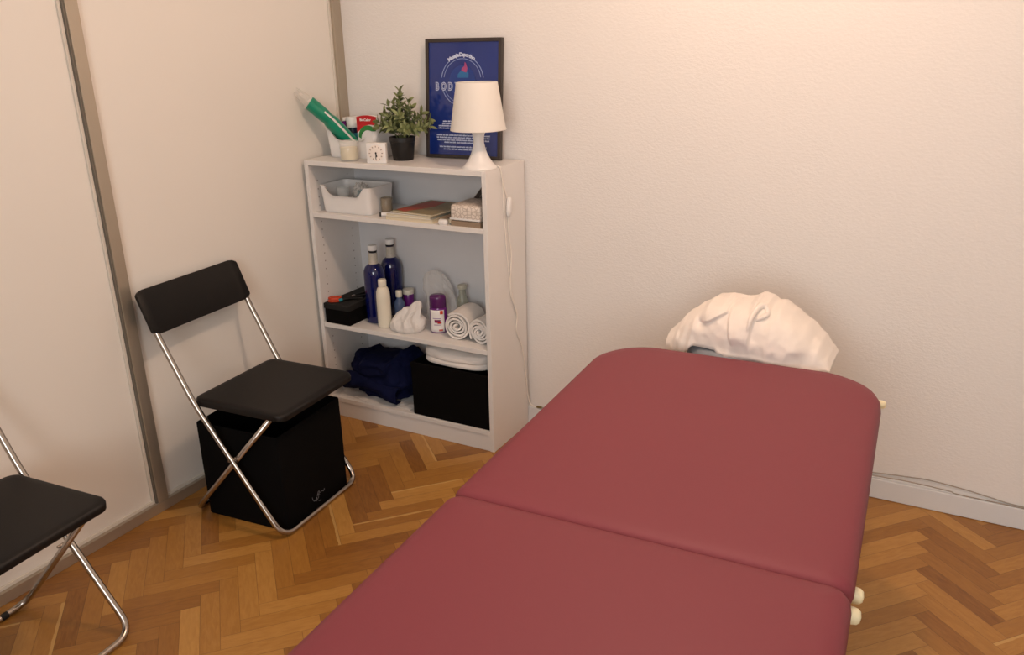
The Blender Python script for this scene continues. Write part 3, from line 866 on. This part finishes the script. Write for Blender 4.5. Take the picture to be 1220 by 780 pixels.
# table lamp
lp = thing('table_lamp', 'white table lamp with conical shade at the right end of the bookcase top', 'lamp', (.742, -.2345, HT))
bm = BM()
lathe(bm, [(.0615, 0), (.0618, .002), (.054, .009), (.0445, .020), (.036, .033), (.0288, .047), (.0228, .064), (.0186, .083), (.0178, .095), (.0192, .108), (.0235, .120), (.029, .131), (.031, .136), (.028, .137), (.012, .150)], 56)
obj('lamp_base', bm, M_wplast, lp, 60)
bm = BM()
zb, zt = .128, .2845
lathe(bm, [(.0945, zb), (.0960, zb+.001), (.0955, zb+.004), (.0935, zb+.010), (.070, zt-.001), (.0695, zt), (.0683, zt-.001), (.0920, zb+.009), (.0938, zb+.003), (.0945, zb)], 64, capb=False, capt=False)
sh_ = obj('lamp_shade', bm, M_shade, lp, 50)
bm = BM(); tube(bm, [(-.0677, 0, zt-.03), (.0677, 0, zt-.03)], .0012, 6); tube(bm, [(0, -.0677, zt-.03), (0, .0677, zt-.03)], .0012, 6)
obj('shade_ring', bm, M_wplast, sh_)
bm = BM(); lathe(bm, [(0, .15), (.013, .152), (.013, .18), (.016, .19), (.024, .212), (.026, .225), (.021, .241), (.010, .250), (0, .252)], 28); obj('bulb', bm, M_wplast, lp, 60)
bm = BM()
def cw(pts, r=.0022):
    tube(bm, catmull([(a-.742, b+.2345, c-HT) for a, b, c in pts], 8), r, 8)
cx = .8050
strand = [(.792, -.205, 1.0635), (.800, -.205, 1.0645), (.8055, -.202, 1.056), (.806, -.197, 1.040), (.806, -.185, 1.00), (.806, -.165, .960), (.806, -.160, .945)]
cw(strand)
cw([(.806, -.152, .885), (.806, -.153, .82), (.806, -.137, .734), (.806, -.145, .668), (.806, -.149, .588), (.806, -.104, .496), (.806, -.112, .434), (.806, -.075, .365), (.806, -.060, .325), (.806, -.040, .216), (.806, -.028, .140), (.812, -.022, .095), (.835, -.0195, .080)])
cw([(.8085, -.200, 1.030), (.8085, -.194, 1.002), (.8085, -.191, .915), (.8085, -.181, .811), (.8085, -.172, .725), (.8085, -.160, .660), (.808, -.140, .580), (.808, -.118, .520), (.807, -.106, .496), (.806, -.104, .480)], .0018)
obj('cord', bm, M_cordw, lp, 180)
bm = BM()
vs = loft(bm, [[(x*s, y*s, z) for x, y in rrect(.0075, .010, .005, 4)] for z, s in ((-.034, .45), (-.030, .8), (-.015, 1), (.015, 1), (.030, .8), (.034, .45))])
xform(bm, vs, Matrix.Translation((.8115-.742, -.156+.2345, .914-HT)) @ Matrix.Rotation(R(-6), 4, 'X'))
obj('switch', bm, M_wplast, lp, 50)

# ---------------------------------------------------------------- upper shelf
for k, (dx, dy, m_, lab) in enumerate(((-.055, -.015, M_clearp, 'clear plastic cup standing at left inside the shelf basket'),)):
    t = thing('plastic_cup', lab, 'cup', (.163+dx, -.196+dy, S1+.005))
    bm = BM(); lathe(bm, [(0, 0), (.020, 0), (.026, .085), (.0252, .085), (.0193, .0015), (0, .0015)], 32); obj('cup', bm, m_, t, 40)
bg = thing('clear_bag', 'clear bag of teal and white sachets inside the shelf basket', 'bag', (.175, -.185, S1+.005))
bm = BM()
def crump(bm, sx, sy, sz, amp, sc, seed, nu=40, nv=24, flat=.0, z0=0, top=1.0):
    def f(u, v):
        th = u*2*PI; ph = v*PI
        d = Vector((math.cos(th)*math.sin(ph), math.sin(th)*math.sin(ph), -math.cos(ph)))
        k = 1+amp*(ridge((d.x*sc+seed, d.y*sc, d.z*sc), 1)-.4)+amp*.5*fbm((d.x*sc*2, d.y*sc*2+seed, d.z*sc*2), 1, 3)
        z = d.z*sz*k
        return (d.x*sx*k, d.y*sy*k, z0+max(-sz*(1-flat), z))
    V = grid(bm, nu, nv, f)
    bmesh.ops.remove_doubles(bm, verts=bm.verts, dist=1e-5)
crump(bm, .034, .028, .045, .35, 2.5, 3, z0=.052)
obj('bag', bm, M_film, bg, 180)
bm = BM(); rr_ = random.Random(3)
for k in range(9):
    vs = box(bm, -.006, .006, -.0012, .0012, -.028, .028, bev=.0008)
    xform(bm, vs, Matrix.Translation((rr_.uniform(-.020, .020), rr_.uniform(-.014, .014), .046)) @ Matrix.Rotation(rr_.uniform(-.5, .5), 4, 'Y') @ Matrix.Rotation(rr_.uniform(0, 3), 4, 'Z'))
obj('sachet', bm, M_teal, bg)['kind'] = 'stuff'
tumbler('votive_glass', 'small smoky glass with brown residue beside the shelf basket', 'glass', (.3035, -.198, S1), .0235, .060, .50, M_tea, mat('smoky_glass', 'a89a86', rough=.1, alpha=.55, coat=.3))
pn = thing('marker_pen', 'white marker pen with dark end lying beside the notebooks', 'pen', (.318, -.255, S1), R(35))
bm = BM(); vs = lathe(bm, [(.0055, 0), (.0075, .001), (.0078, .060), (.0055, .066), (.0055, .072)], 24); xform(bm, vs, Matrix.Translation((0, 0, .0079)) @ Matrix.Rotation(PI/2, 4, 'Y')); obj('barrel', bm, M_wplast, pn, 40)
bm = BM(); vs = lathe(bm, [(.0060, 0), (.0078, .0008), (.0078, .006)], 24); xform(bm, vs, Matrix.Translation((-.0062, 0, .0079)) @ Matrix.Rotation(PI/2, 4, 'Y')); obj('end_plug', bm, M_ink, pn)

def book(name, label, loc, rz, w_, d_, h_, cov, pages=M_pages, tilt=0, extra=None, bind=.0012):
    t = thing(name, label, 'book', loc, (tilt, 0, rz), 'books lying on the upper shelf')
    bm = BM(); box(bm, 0, w_, 0, d_, 0, bind, bev=.0003, seg=1); box(bm, 0, w_, 0, d_, h_-bind, h_, bev=.0003, seg=1); box(bm, 0, bind, 0, d_, bind, h_-bind)
    obj('cover', bm, cov, t)
    obj('pages', bx(bind, w_-.003, .002, d_-.002, bind, h_-bind), pages, t)
    return t
book('book', 'pale bottom book of the stack in the middle of the upper shelf', (.365, -.290, S1), 0, .208, .250, .013, M_pages)
book('book', 'white middle book of the stack under the rust and olive cover', (.368, -.292, S1+.0133), R(1.0), .195, .248, .011, M_wplast)
tb_ = book('book', 'topmost olive book with rust-red cover picture on the upper shelf stack', (.388, -.278, S1+.0247), R(-5), .185, .225, .008, M_cover)
bm = BM(); prism(bm, [(.004, 0), (.075, 0), (.060, .001), (.004, .001)], .03, .19)
bm.free(); bm = BM()
vv = [bm.verts.new(q) for q in ((.004, .02, .0081), (.055, .004, .0081), (.098, .12, .0081), (.085, .215, .0081), (.020, .215, .0081))]; f = bm.faces.new(vv)
ex = bmesh.ops.extrude_face_region(bm, geom=[f]); bmesh.ops.translate(bm, verts=[v for v in ex['geom'] if isinstance(v, bmesh.types.BMVert)], vec=(0, 0, .0004))
obj('cover_picture', bm, M_cover2, tb_)
book('book', 'brown spined booklet slanting right of the stack on the upper shelf', (.583, -.262, S1), R(-2), .056, .140, .017, M_cardbd)
sb = thing('soap_bar', 'rounded white soap bar beside the patterned tissue packet', 'soap', (.612, -.2825, S1))
bm = BM(); loft(bm, [[(x*s, y*s, z) for x, y in rrect(.019, .012, .0115, 6)] for z, s in ((0, .8), (.004, .97), (.008, 1), (.012, .97), (.017, .8), (.018, .5))]); obj('bar', bm, M_wplast, sb, 60)
cbx = thing('card_box', 'flat taupe card box beneath the patterned tissue packet', 'box', (.708, -.213, S1), 0)
obj('box_body', bx(-.060, .060, -.075, .075, 0, .018, bev=.001), M_cardbd, cbx)
tp = thing('tissue_packet', 'white tissue packet with lacy grey pattern at right end of the upper shelf', 'tissue packet', (.706, -.213, S1+.0185), 0)
bm = BM(); loft(bm, [[(x*s, y*s, z) for x, y in rrect(.062, .074, .012, 5)] for z, s in ((0, .93), (.004, .99), (.012, 1), (.040, 1), (.050, .985), (.055, .93), (.056, .8))]); obj('wrap', bm, M_tissue, tp, 60)
bm = BM(); box(bm, -.0625, .0625, -.0748, -.0742, .004, .010); obj('white_band', bm, M_wplast, tp)
db = thing('book', 'taupe and dark book propped up steeply behind the tissue packet', 'book', (.604, -.108, S1), (0, R(-50), 0), 'books lying on the upper shelf')
obj('cover', bx(0, .145, 0, .075, 0, .0015), M_bookg, db)
obj('back_cover', bx(0, .145, 0, .075, .0165, .018), M_bookg, db)
obj('pages', bx(.002, .143, .002, .073, .0016, .0164), M_bookd, db)

# ---------------------------------------------------------------- middle shelf
bb_ = thing('lidded_box', 'small black lidded box at left on the middle shelf', 'box', (.0245, -.296, S2))
bm = BM(); box(bm, .004, .126, .003, .252, 0, .060, bev=.001); obj('box_body', bm, M_blackfab, bb_)
bm = BM(); box(bm, .001, .129, 0, .255, .0605, .083, bev=.0015); obj('lid', bm, mat('black_lid', '131110', rough=.8, bump=.2, bscale=400, bdist=.0005), bb_)
LZ = S2+.0832
sc_ = thing('scissors', 'scissors with orange-red handles lying on the small black box', 'scissors', (.052, -.252, LZ), R(38))
bm = BM()
for s in (-1, 1):
    lp_ = [(-.002+.024*math.cos(a), s*.013+.012*math.sin(a), .006+.002*s) for a in [2*PI*k/20 for k in range(20)]]; tube(bm, lp_+[lp_[0], lp_[1]], .0045, 8)
obj('handle', bm, M_orange, sc_, 180)
bm = BM()
for s in (-1, 1):
    vs = box(bm, 0, .085, -.005, .005, 0, .0018, bev=.0005); xform(bm, vs, Matrix.Translation((.024, -s*.004, .004+.002*s)) @ Matrix.Rotation(R(-4*s), 4, 'Z'))
obj('blade', bm, M_ink, sc_)
for nm, lab, x, y, a, mt_, mc in (('pen', 'black pen with teal end lying on the small black box', .078, -.262, 62, M_black, M_teal), ('pen', 'plain black pen lying at the back of the small black box', .095, -.20, 80, M_black, M_chrome)):
    p_ = thing(nm, lab, 'pen', (x, y, LZ), R(a), 'pens on the small black box')
    bm = BM(); vs = lathe(bm, [(.0062, .014), (.0065, .016), (.0060, .12), (.003, .128), (.001, .13)], 20); xform(bm, vs, Matrix.Translation((0, 0, .0068)) @ Matrix.Rotation(PI/2, 4, 'Y')); obj('barrel', bm, mt_, p_, 40)
    bm = BM(); vs = lathe(bm, [(.0045, 0), (.0066, .002), (.0066, .014), (.0062, .0142)], 20); xform(bm, vs, Matrix.Translation((0, 0, .0068)) @ Matrix.Rotation(PI/2, 4, 'Y')); obj('cap', bm, mc, p_, 40)

def big_bottle(label, loc):
    t = thing('glass_bottle', label, 'bottle', loc, 0, 'tall cobalt blue bottles')
    bm = BM(); lathe(bm, [(0, .002), (.034, 0), (.041, .004), (.0425, .02), (.0425, .197), (.0408, .214), (.034, .228), (.022, .239), (.0165, .248), (.015, .292), (.0155, .294)], 44); obj('bottle_body', bm, M_blueglass, t, 50)
    bm = BM(); lathe(bm, [(.0205, .2415), (.0178, .249), (.0172, .286)], 40, capb=False, capt=False); obj('neck_label', bm, M_label, t, 50)
    bm = BM(); lathe(bm, [(.0175, .2945), (.0182, .296), (.0182, .312), (.017, .3145), (0, .315)], 32); obj('cap', bm, M_wplast, t, 40)
    bm = BM(); lathe(bm, [(.0167, .2880), (.0172, .289), (.0172, .2938), (.0165, .2942)], 32, capb=False, capt=False); obj('cap_ring', bm, M_ink, t)
    return t
big_bottle('tall cobalt blue glass bottle with white cap standing next to the black box', (.2105, -.190, S2))
big_bottle('tall cobalt blue bottle standing farther back, against the back board', (.2125, -.079, S2))
lo = thing('lotion_bottle', 'slim cream plastic lotion bottle in front of the blue bottles', 'bottle', (.279, -.232, S2))
bm = BM(); lathe(bm, [(0, 0), (.024, 0), (.027, .003), (.0275, .02), (.0275, .125), (.026, .145), (.020, .160), (.0135, .166)], 40); obj('bottle_body', bm, M_lotion, lo, 50)
bm = BM(); lathe(bm, [(.0145, .1665), (.016, .168), (.0165, .190), (.015, .194), (0, .1945)], 30); obj('cap', bm, M_lotion, lo, 40)
sm = thing('clear_bottle', 'small clear bottle with cream cap between lotion bottle and bags', 'bottle', (.287, -.140, S2))
bm = BM(); lathe(bm, [(0, 0), (.020, 0), (.022, .003), (.022, .07), (.018, .082), (.011, .090), (.0105, .098)], 32); obj('bottle_body', bm, mat('bluish_clear_plastic', '56688c', rough=.1, alpha=.8, coat=.4), sm, 50)
bm = BM(); lathe(bm, [(.0125, .0985), (.0130, .100), (.0130, .121), (.0115, .124), (0, .1245)], 28); obj('cap', bm, M_lotion, sm, 40)
pj = thing('purple_jar', 'purple jar with white lid standing behind the small clear bottle', 'jar', (.289, -.078, S2))
bm = BM(); lathe(bm, [(0, 0), (.021, 0), (.022, .003), (.022, .088), (.020, .094)], 32); obj('jar_body', bm, M_purple, pj, 50)
bm = BM(); lathe(bm, [(.022, .0945), (.0235, .096), (.0235, .112), (.022, .114), (0, .1145)], 32); obj('lid', bm, M_lotion, pj, 40)

# white carrier bag, slumped
bg = thing('plastic_bag', 'crumpled white plastic bag slumped at the front of the middle shelf', 'bag', (.384, -.222, S2))
bm = BM()
def bagf(u, v):
    th = u*2*PI; r = 1-(1-v)**2*0
    prof = [(0, 0), (.9, .0), (1.02, .012), (1.0, .028), (.90, .042), (.74, .056), (.58, .072), (.42, .090), (.22, .104), (.05, .108)]
    q = v*(len(prof)-1); i = min(len(prof)-2, int(q)); f_ = q-i
    rr = prof[i][0]+(prof[i+1][0]-prof[i][0])*f_; z = prof[i][1]+(prof[i+1][1]-prof[i][1])*f_
    k = 1+(.26*(ridge((math.cos(th)*1.5+z*6, math.sin(th)*1.5, z*9), 1)-.5)+.05*fbm((math.cos(th)*3, math.sin(th)*3, z*30), 1, 3))*(.4+v)
    x = rr*.076*k*math.cos(th)+.042*ss(.04, .12, z); y = rr*.058*k*math.sin(th)+.03*ss(.04, .16, z)
    z2 = z+(.012*fbm((x*30, y*30, 2.0), 1, 3) if v > .25 else 0)
    return (x, y, max(0.0008, z2*1.02))
grid(bm, 110, 60, bagf); bmesh.ops.remove_doubles(bm, verts=bm.verts, dist=1e-5)
obj('bag', bm, M_bagw, bg, 70)
tg = thing('translucent_bag', 'translucent plastic bag standing up behind the purple can', 'bag', (.468, -.092, S2))
bm = BM()
def bag2(u, v):
    th = u*2*PI
    prof = [(0, 0), (.9, 0), (1, .02), (1, .06), (.92, .10), (.86, .14), (.74, .175), (.5, .200), (.2, .212), (0, .213)]
    q = v*(len(prof)-1); i = min(len(prof)-2, int(q)); f_ = q-i
    rr = prof[i][0]+(prof[i+1][0]-prof[i][0])*f_; z = prof[i][1]+(prof[i+1][1]-prof[i][1])*f_
    k = 1+.22*(ridge((math.cos(th)*1.6+5, math.sin(th)*1.6, z*12), 1)-.5)+.10*fbm((math.cos(th)*3, math.sin(th)*3+7, z*25), 1, 4)
    return (rr*.072*k*math.cos(th)-.035*ss(.05, .2, z), rr*.038*k*math.sin(th), z)
grid(bm, 90, 60, bag2); bmesh.ops.remove_doubles(bm, verts=bm.verts, dist=1e-5)
obj('bag', bm, M_bag, tg, 70)

# purple can with printed label
cn = thing('gel_can', 'purple can with white label and violet cap in front of the bags', 'can', (.5085, -.192, S2), R(26))
cs = .80
bm = BM(); lathe(bm, [(0, 0), (.029, 0), (.0325, .003), (.033, .010), (.033, .096), (.031, .101)], 48, sy=cs); obj('can_body', bm, M_purple, cn, 50)
bm = BM(); lathe(bm, [(.0318, .1015), (.0326, .103), (.0322, .138), (.030, .146), (.024, .150), (0, .151)], 48, sy=cs); obj('cap', bm, M_purpled, cn, 50)
def wrapg(name, m_, a0, a1, z0, z1, rr, lab=None, pts=None):
    bm = BM()
    grid(bm, 14, 6, lambda u, v: (rr*math.cos(R(a0+(a1-a0)*u)), cs*rr*math.sin(R(a0+(a1-a0)*u)), z0+(z1-z0)*v))
    o = obj(name, bm, m_, cn, 180); mdf = o.modifiers.new('s', 'SOLIDIFY'); mdf.thickness = .0004; mdf.offset = 1
    return o
wrapg('front_label', M_wplast, -148, -42, .006, .094, .0334)
wrapg('red_badge', mat('red_orange_print', 'c8402a', rough=.4), -74, -52, .078, .092, .0340)
wrapg('berry_print', mat('berry_print', '7d2050', rough=.4), -112, -72, .044, .056, .0340)
wrapg('berry_print', M_red, -92, -66, .040, .048, .0343)
wrapg('text_stripe', mat('violet_text', '8a74a0', rough=.4), -125, -70, .060, .0625, .0340)
wrapg('text_stripe', mat('violet_text', '8a74a0', rough=.4), -118, -68, .034, .0365, .0340)
wrapg('red_badge', mat('rose_print', 'c06058', rough=.4), -84, -58, .010, .017, .0340)

cbt = thing('pump_bottle', 'clear plastic bottle with pale screw top behind the rolled towels', 'bottle', (.556, -.088, S2))
bm = BM(); lathe(bm, [(0, 0), (.022, 0), (.025, .003), (.025, .085), (.022, .110), (.015, .125), (.013, .150)], 36); obj('bottle_body', bm, mat('olive_clear_plastic', 'aeb09c', rough=.15, alpha=.5, coat=.3), cbt, 50)
bm = BM(); lathe(bm, [(.0145, .1505), (.018, .152), (.019, .160), (.017, .166), (0, .167)], 32); obj('cap', bm, mat('frosted_cap', 'c9c6b4', rough=.3, alpha=.8), cbt, 40)

# rolled towels (ends facing the room)
def roll(label, loc, R0, sq, L_, seed, rz):
    t = thing('rolled_towel', label, 'towel', loc, rz, 'rolled white towels on the middle shelf')
    bm = BM()
    turns = 4.2; n = 150; th_ = .0078; pitch = (R0-.008)/turns
    def sp_(k, off):
        a = k/n*turns*2*PI; r = .006+pitch*a/(2*PI)+off
        r *= 1+.05*math.sin(a*2.3+seed)*(.5+.5*k/n)
        return (r*math.cos(a+seed), R0*sq+r*sq*math.sin(a+seed))
    m_len = 10
    rows = []
    for j in range(m_len+1):
        t_ = j/m_len; y = -L_/2+L_*t_
        rows.append(([bm.verts.new((sp_(k, th_/2)[0], y+.004*math.sin(k*.21+seed)*(1 if j == 0 else 0), sp_(k, th_/2)[1]+.0012*fbm((k*.1, j*.4, seed), 1, 2))) for k in range(n+1)],
                     [bm.verts.new((sp_(k, -th_/2)[0], y+.004*math.sin(k*.21+seed)*(1 if j == 0 else 0), sp_(k, -th_/2)[1])) for k in range(n+1)]))
    for j in range(m_len):
        for side_ in (0, 1):
            for k in range(n): bm.faces.new((rows[j][side_][k], rows[j][side_][k+1], rows[j+1][side_][k+1], rows[j+1][side_][k]))
        for k in (0, n): bm.faces.new((rows[j][0][k], rows[j][1][k], rows[j+1][1][k], rows[j+1][0][k]))
    for j in (0, m_len):
        for k in range(n): bm.faces.new((rows[j][0][k], rows[j][0][k+1], rows[j][1][k+1], rows[j][1][k]))
    mn = min(v.co.z for v in bm.verts)
    bmesh.ops.translate(bm, verts=bm.verts, vec=(0, 0, -mn+.0004))
    bmesh.ops.scale(bm, verts=bm.verts, vec=(1, 1, 1))
    obj('towel_roll', bm, M_towelw, t, 60)
    return t
roll('left rolled white towel with spiral end beside the purple can', (.616, -.178, S2), .060, .93, .13, 1.0, R(5))
roll('right rolled white towel pressed against the bookcase side panel', (.7265, -.172, S2), .050, 1.0, .15, 2.6, R(-3))

# ---------------------------------------------------------------- bottom shelf
ph_ = thing('paper_sheet', 'crumpled white paper lying beneath the navy clothes', 'paper', (.225, -.175, S3))
bm = BM()
def pf(u, v):
    x = (u-.5)*.36; y = (v-.5)*.22+.012*math.sin(u*9)
    z = .0012+.010*max(0, fbm((x*16, y*16, 4.0), 1, 4)+.25)*(1 if y > -.09 else .5)
    return (x*(1+.05*math.sin(v*5)), y, z)
grid(bm, 60, 40, pf)
o = obj('sheet', bm, M_paper, ph_, 60); md = o.modifiers.new('s', 'SOLIDIFY'); md.thickness = .0006; md.offset = 1
nv = thing('folded_clothes', 'heap of navy blue clothes on the bottom shelf beside the black bin', 'clothes', (.225, -.165, S3+.012))
bm = BM()
def nf(u, v):
    th = u*2*PI
    prof = [(0, 0), (.80, 0), (.90, .012), (.86, .03), (.95, .045), (1.0, .07), (.93, .09), (.97, .11), (.95, .135), (.80, .155), (.45, .165), (0, .168)]
    q = v*(len(prof)-1); i = min(len(prof)-2, int(q)); f_ = q-i; f_ = f_*f_*(3-2*f_)
    rr = prof[i][0]+(prof[i+1][0]-prof[i][0])*f_; z = prof[i][1]+(prof[i+1][1]-prof[i][1])*f_
    c, s = math.cos(th), math.sin(th)
    ex = abs(c)**.8*(1 if c > 0 else -1); ey = abs(s)**.8*(1 if s > 0 else -1)
    k = 1+.13*(ridge((c*1.7+2, s*1.7, z*22), 1)-.5)+.10*fbm((c*2.5, s*2.5, z*26+3), 1, 4)
    x = rr*.150*k*ex; y = rr*.105*k*ey
    if x > .06 and z > .09: z += .055*ss(.05, .12, x)
    if x < -.09 and z > .11: z += .012
    x = max(-.195, min(.192, x)); y = min(.128, max(-.128, y))
    z += .006*fbm((x*22, y*22, z*22), 1, 3)*(1 if v > .15 else 0)
    return (x-.004*ss(0, .05, z), y, max(.0, z))
grid(bm, 130, 80, nf); bmesh.ops.remove_doubles(bm, verts=bm.verts, dist=1e-5)
obj('garment', bm, M_navy, nv, 180)
bm = BM()
def sleeve(u, v):
    x = -.150+.27*u; y = -.125+.02*math.sin(u*6)-.004*math.sin(v*PI)
    a = (v-.5)*PI*1.1
    r_ = .030+.008*math.sin(u*7+1)
    return (x, -.092-r_*math.cos(a)*(1+.25*fbm((u*7, v*3, 9.), 1, 3)), max(.004, .058+.012*math.sin(u*5)-.018*u+r_*1.0*math.sin(a)))
grid(bm, 50, 16, sleeve)
o = obj('sleeve', bm, M_navy, nv, 180); md = o.modifiers.new('s', 'SOLIDIFY'); md.thickness = .004; md.offset = -1
bn = thing('storage_bin', 'black fabric storage bin at right on the bottom shelf under a white cloth', 'storage box', (.4365, -.293, S3))
bm = BM()
W3, D3, H3 = .343, .25, .222
def qd(x0, x1, y0, y1, z): return [(x0, y0, z), ((x0+x1)/2, y0, z), (x1, y0, z), (x1, y1, z), ((x0+x1)/2, y1, z), (x0, y1, z)]
lo3 = [qd(.003, W3-.003, .003, D3-.003, 0), qd(0, W3, 0, D3, .004), qd(0, W3, 0, D3, H3-.002), qd(.001, W3-.001, .001, D3-.001, H3)]
lo3 += [qd(.005, W3-.005, .005, D3-.005, H3), qd(.006, W3-.006, .006, D3-.006, .006)]
loft(bm, lo3)
bmesh.ops.recalc_face_normals(bm, faces=bm.faces)
obj('body', bm, M_blackfab, bn)
bm = BM()
for q in (0,):
    box(bm, -.0015, W3+.0005, -.0015, -.0003, H3-.022, H3-.001)
obj('rim_band', bm, M_blackfab, bn)
wc = thing('folded_cloth', 'folded white cloth lying on top of the black bin', 'cloth', (.6175, -.165, S3+H3+.0008))
bm = BM()
def wf(u, v):
    th = u*2*PI; c, s = math.cos(th), math.sin(th)
    ex = abs(c)**.55*(1 if c > 0 else -1); ey = abs(s)**.55*(1 if s > 0 else -1)
    prof = [(0, 0), (.93, 0), (.985, .005), (1.0, .013), (.985, .020), (.965, .024), (.99, .030), (.985, .042), (.95, .052), (.78, .062), (.35, .068), (0, .070)]
    q = v*(len(prof)-1); i = min(len(prof)-2, int(q)); f_ = q-i
    rr = prof[i][0]+(prof[i+1][0]-prof[i][0])*f_; z = prof[i][1]+(prof[i+1][1]-prof[i][1])*f_
    x = rr*.155*ex*(1+.03*fbm((c*2, s*2, z*40), 1, 3)); y = rr*.117*ey*(1+.03*fbm((c*2+4, s*2, z*40), 1, 3))
    return (min(.160, x), y, z+.006*(fbm((x*18, y*18, 5.), 1, 3)) * (1 if v > .5 else 0))
grid(bm, 110, 50, wf); bmesh.ops.remove_doubles(bm, verts=bm.verts, dist=1e-5)
obj('cloth', bm, M_cloth, wc, 180)

# ---------------------------------------------------------------- cables along the back wall
bm = BM()
pz = [(.86, .0745), (1.2, .0742), (1.6, .0742), (2.0, .078), (2.106, .090), (2.20, .098), (2.26, .101), (2.36, .094), (2.433, .084), (2.525, .0745), (2.8, .0742), (3.3, .0742)]
tube(bm, catmull([(a, -.0035, b) for a, b in pz], 6), .0019, 8)
tag(obj('cable', bm, M_cable, None, 180), 'thin grey cable bulging up off the white baseboard top', 'cable')
bm = BM()
tube(bm, catmull([(a, -.0105, b+.0002) for a, b in ((.90, .0738), (1.6, .0738), (2.06, .080), (2.2, .0840), (2.32, .0800), (2.42, .0738), (3.2, .0738))], 6), .0017, 8)
tag(obj('cable', bm, M_cable, None, 180), 'second grey cable lying straighter along the front of the baseboard top', 'cable')
cp = thing('cable_clip', 'small brass cable connector on the baseboard top beside the bookcase', 'connector', (.838, -.0110, .0782))
bm = BM(); vs = lathe(bm, [(.004, 0), (.0045, .001), (.0045, .022), (.003, .023)], 20); xform(bm, vs, Matrix.Rotation(PI/2, 4, 'Y')); obj('barrel', bm, mat('dull_brass', '8a7a52', rough=.4, metal=.7), cp, 40)
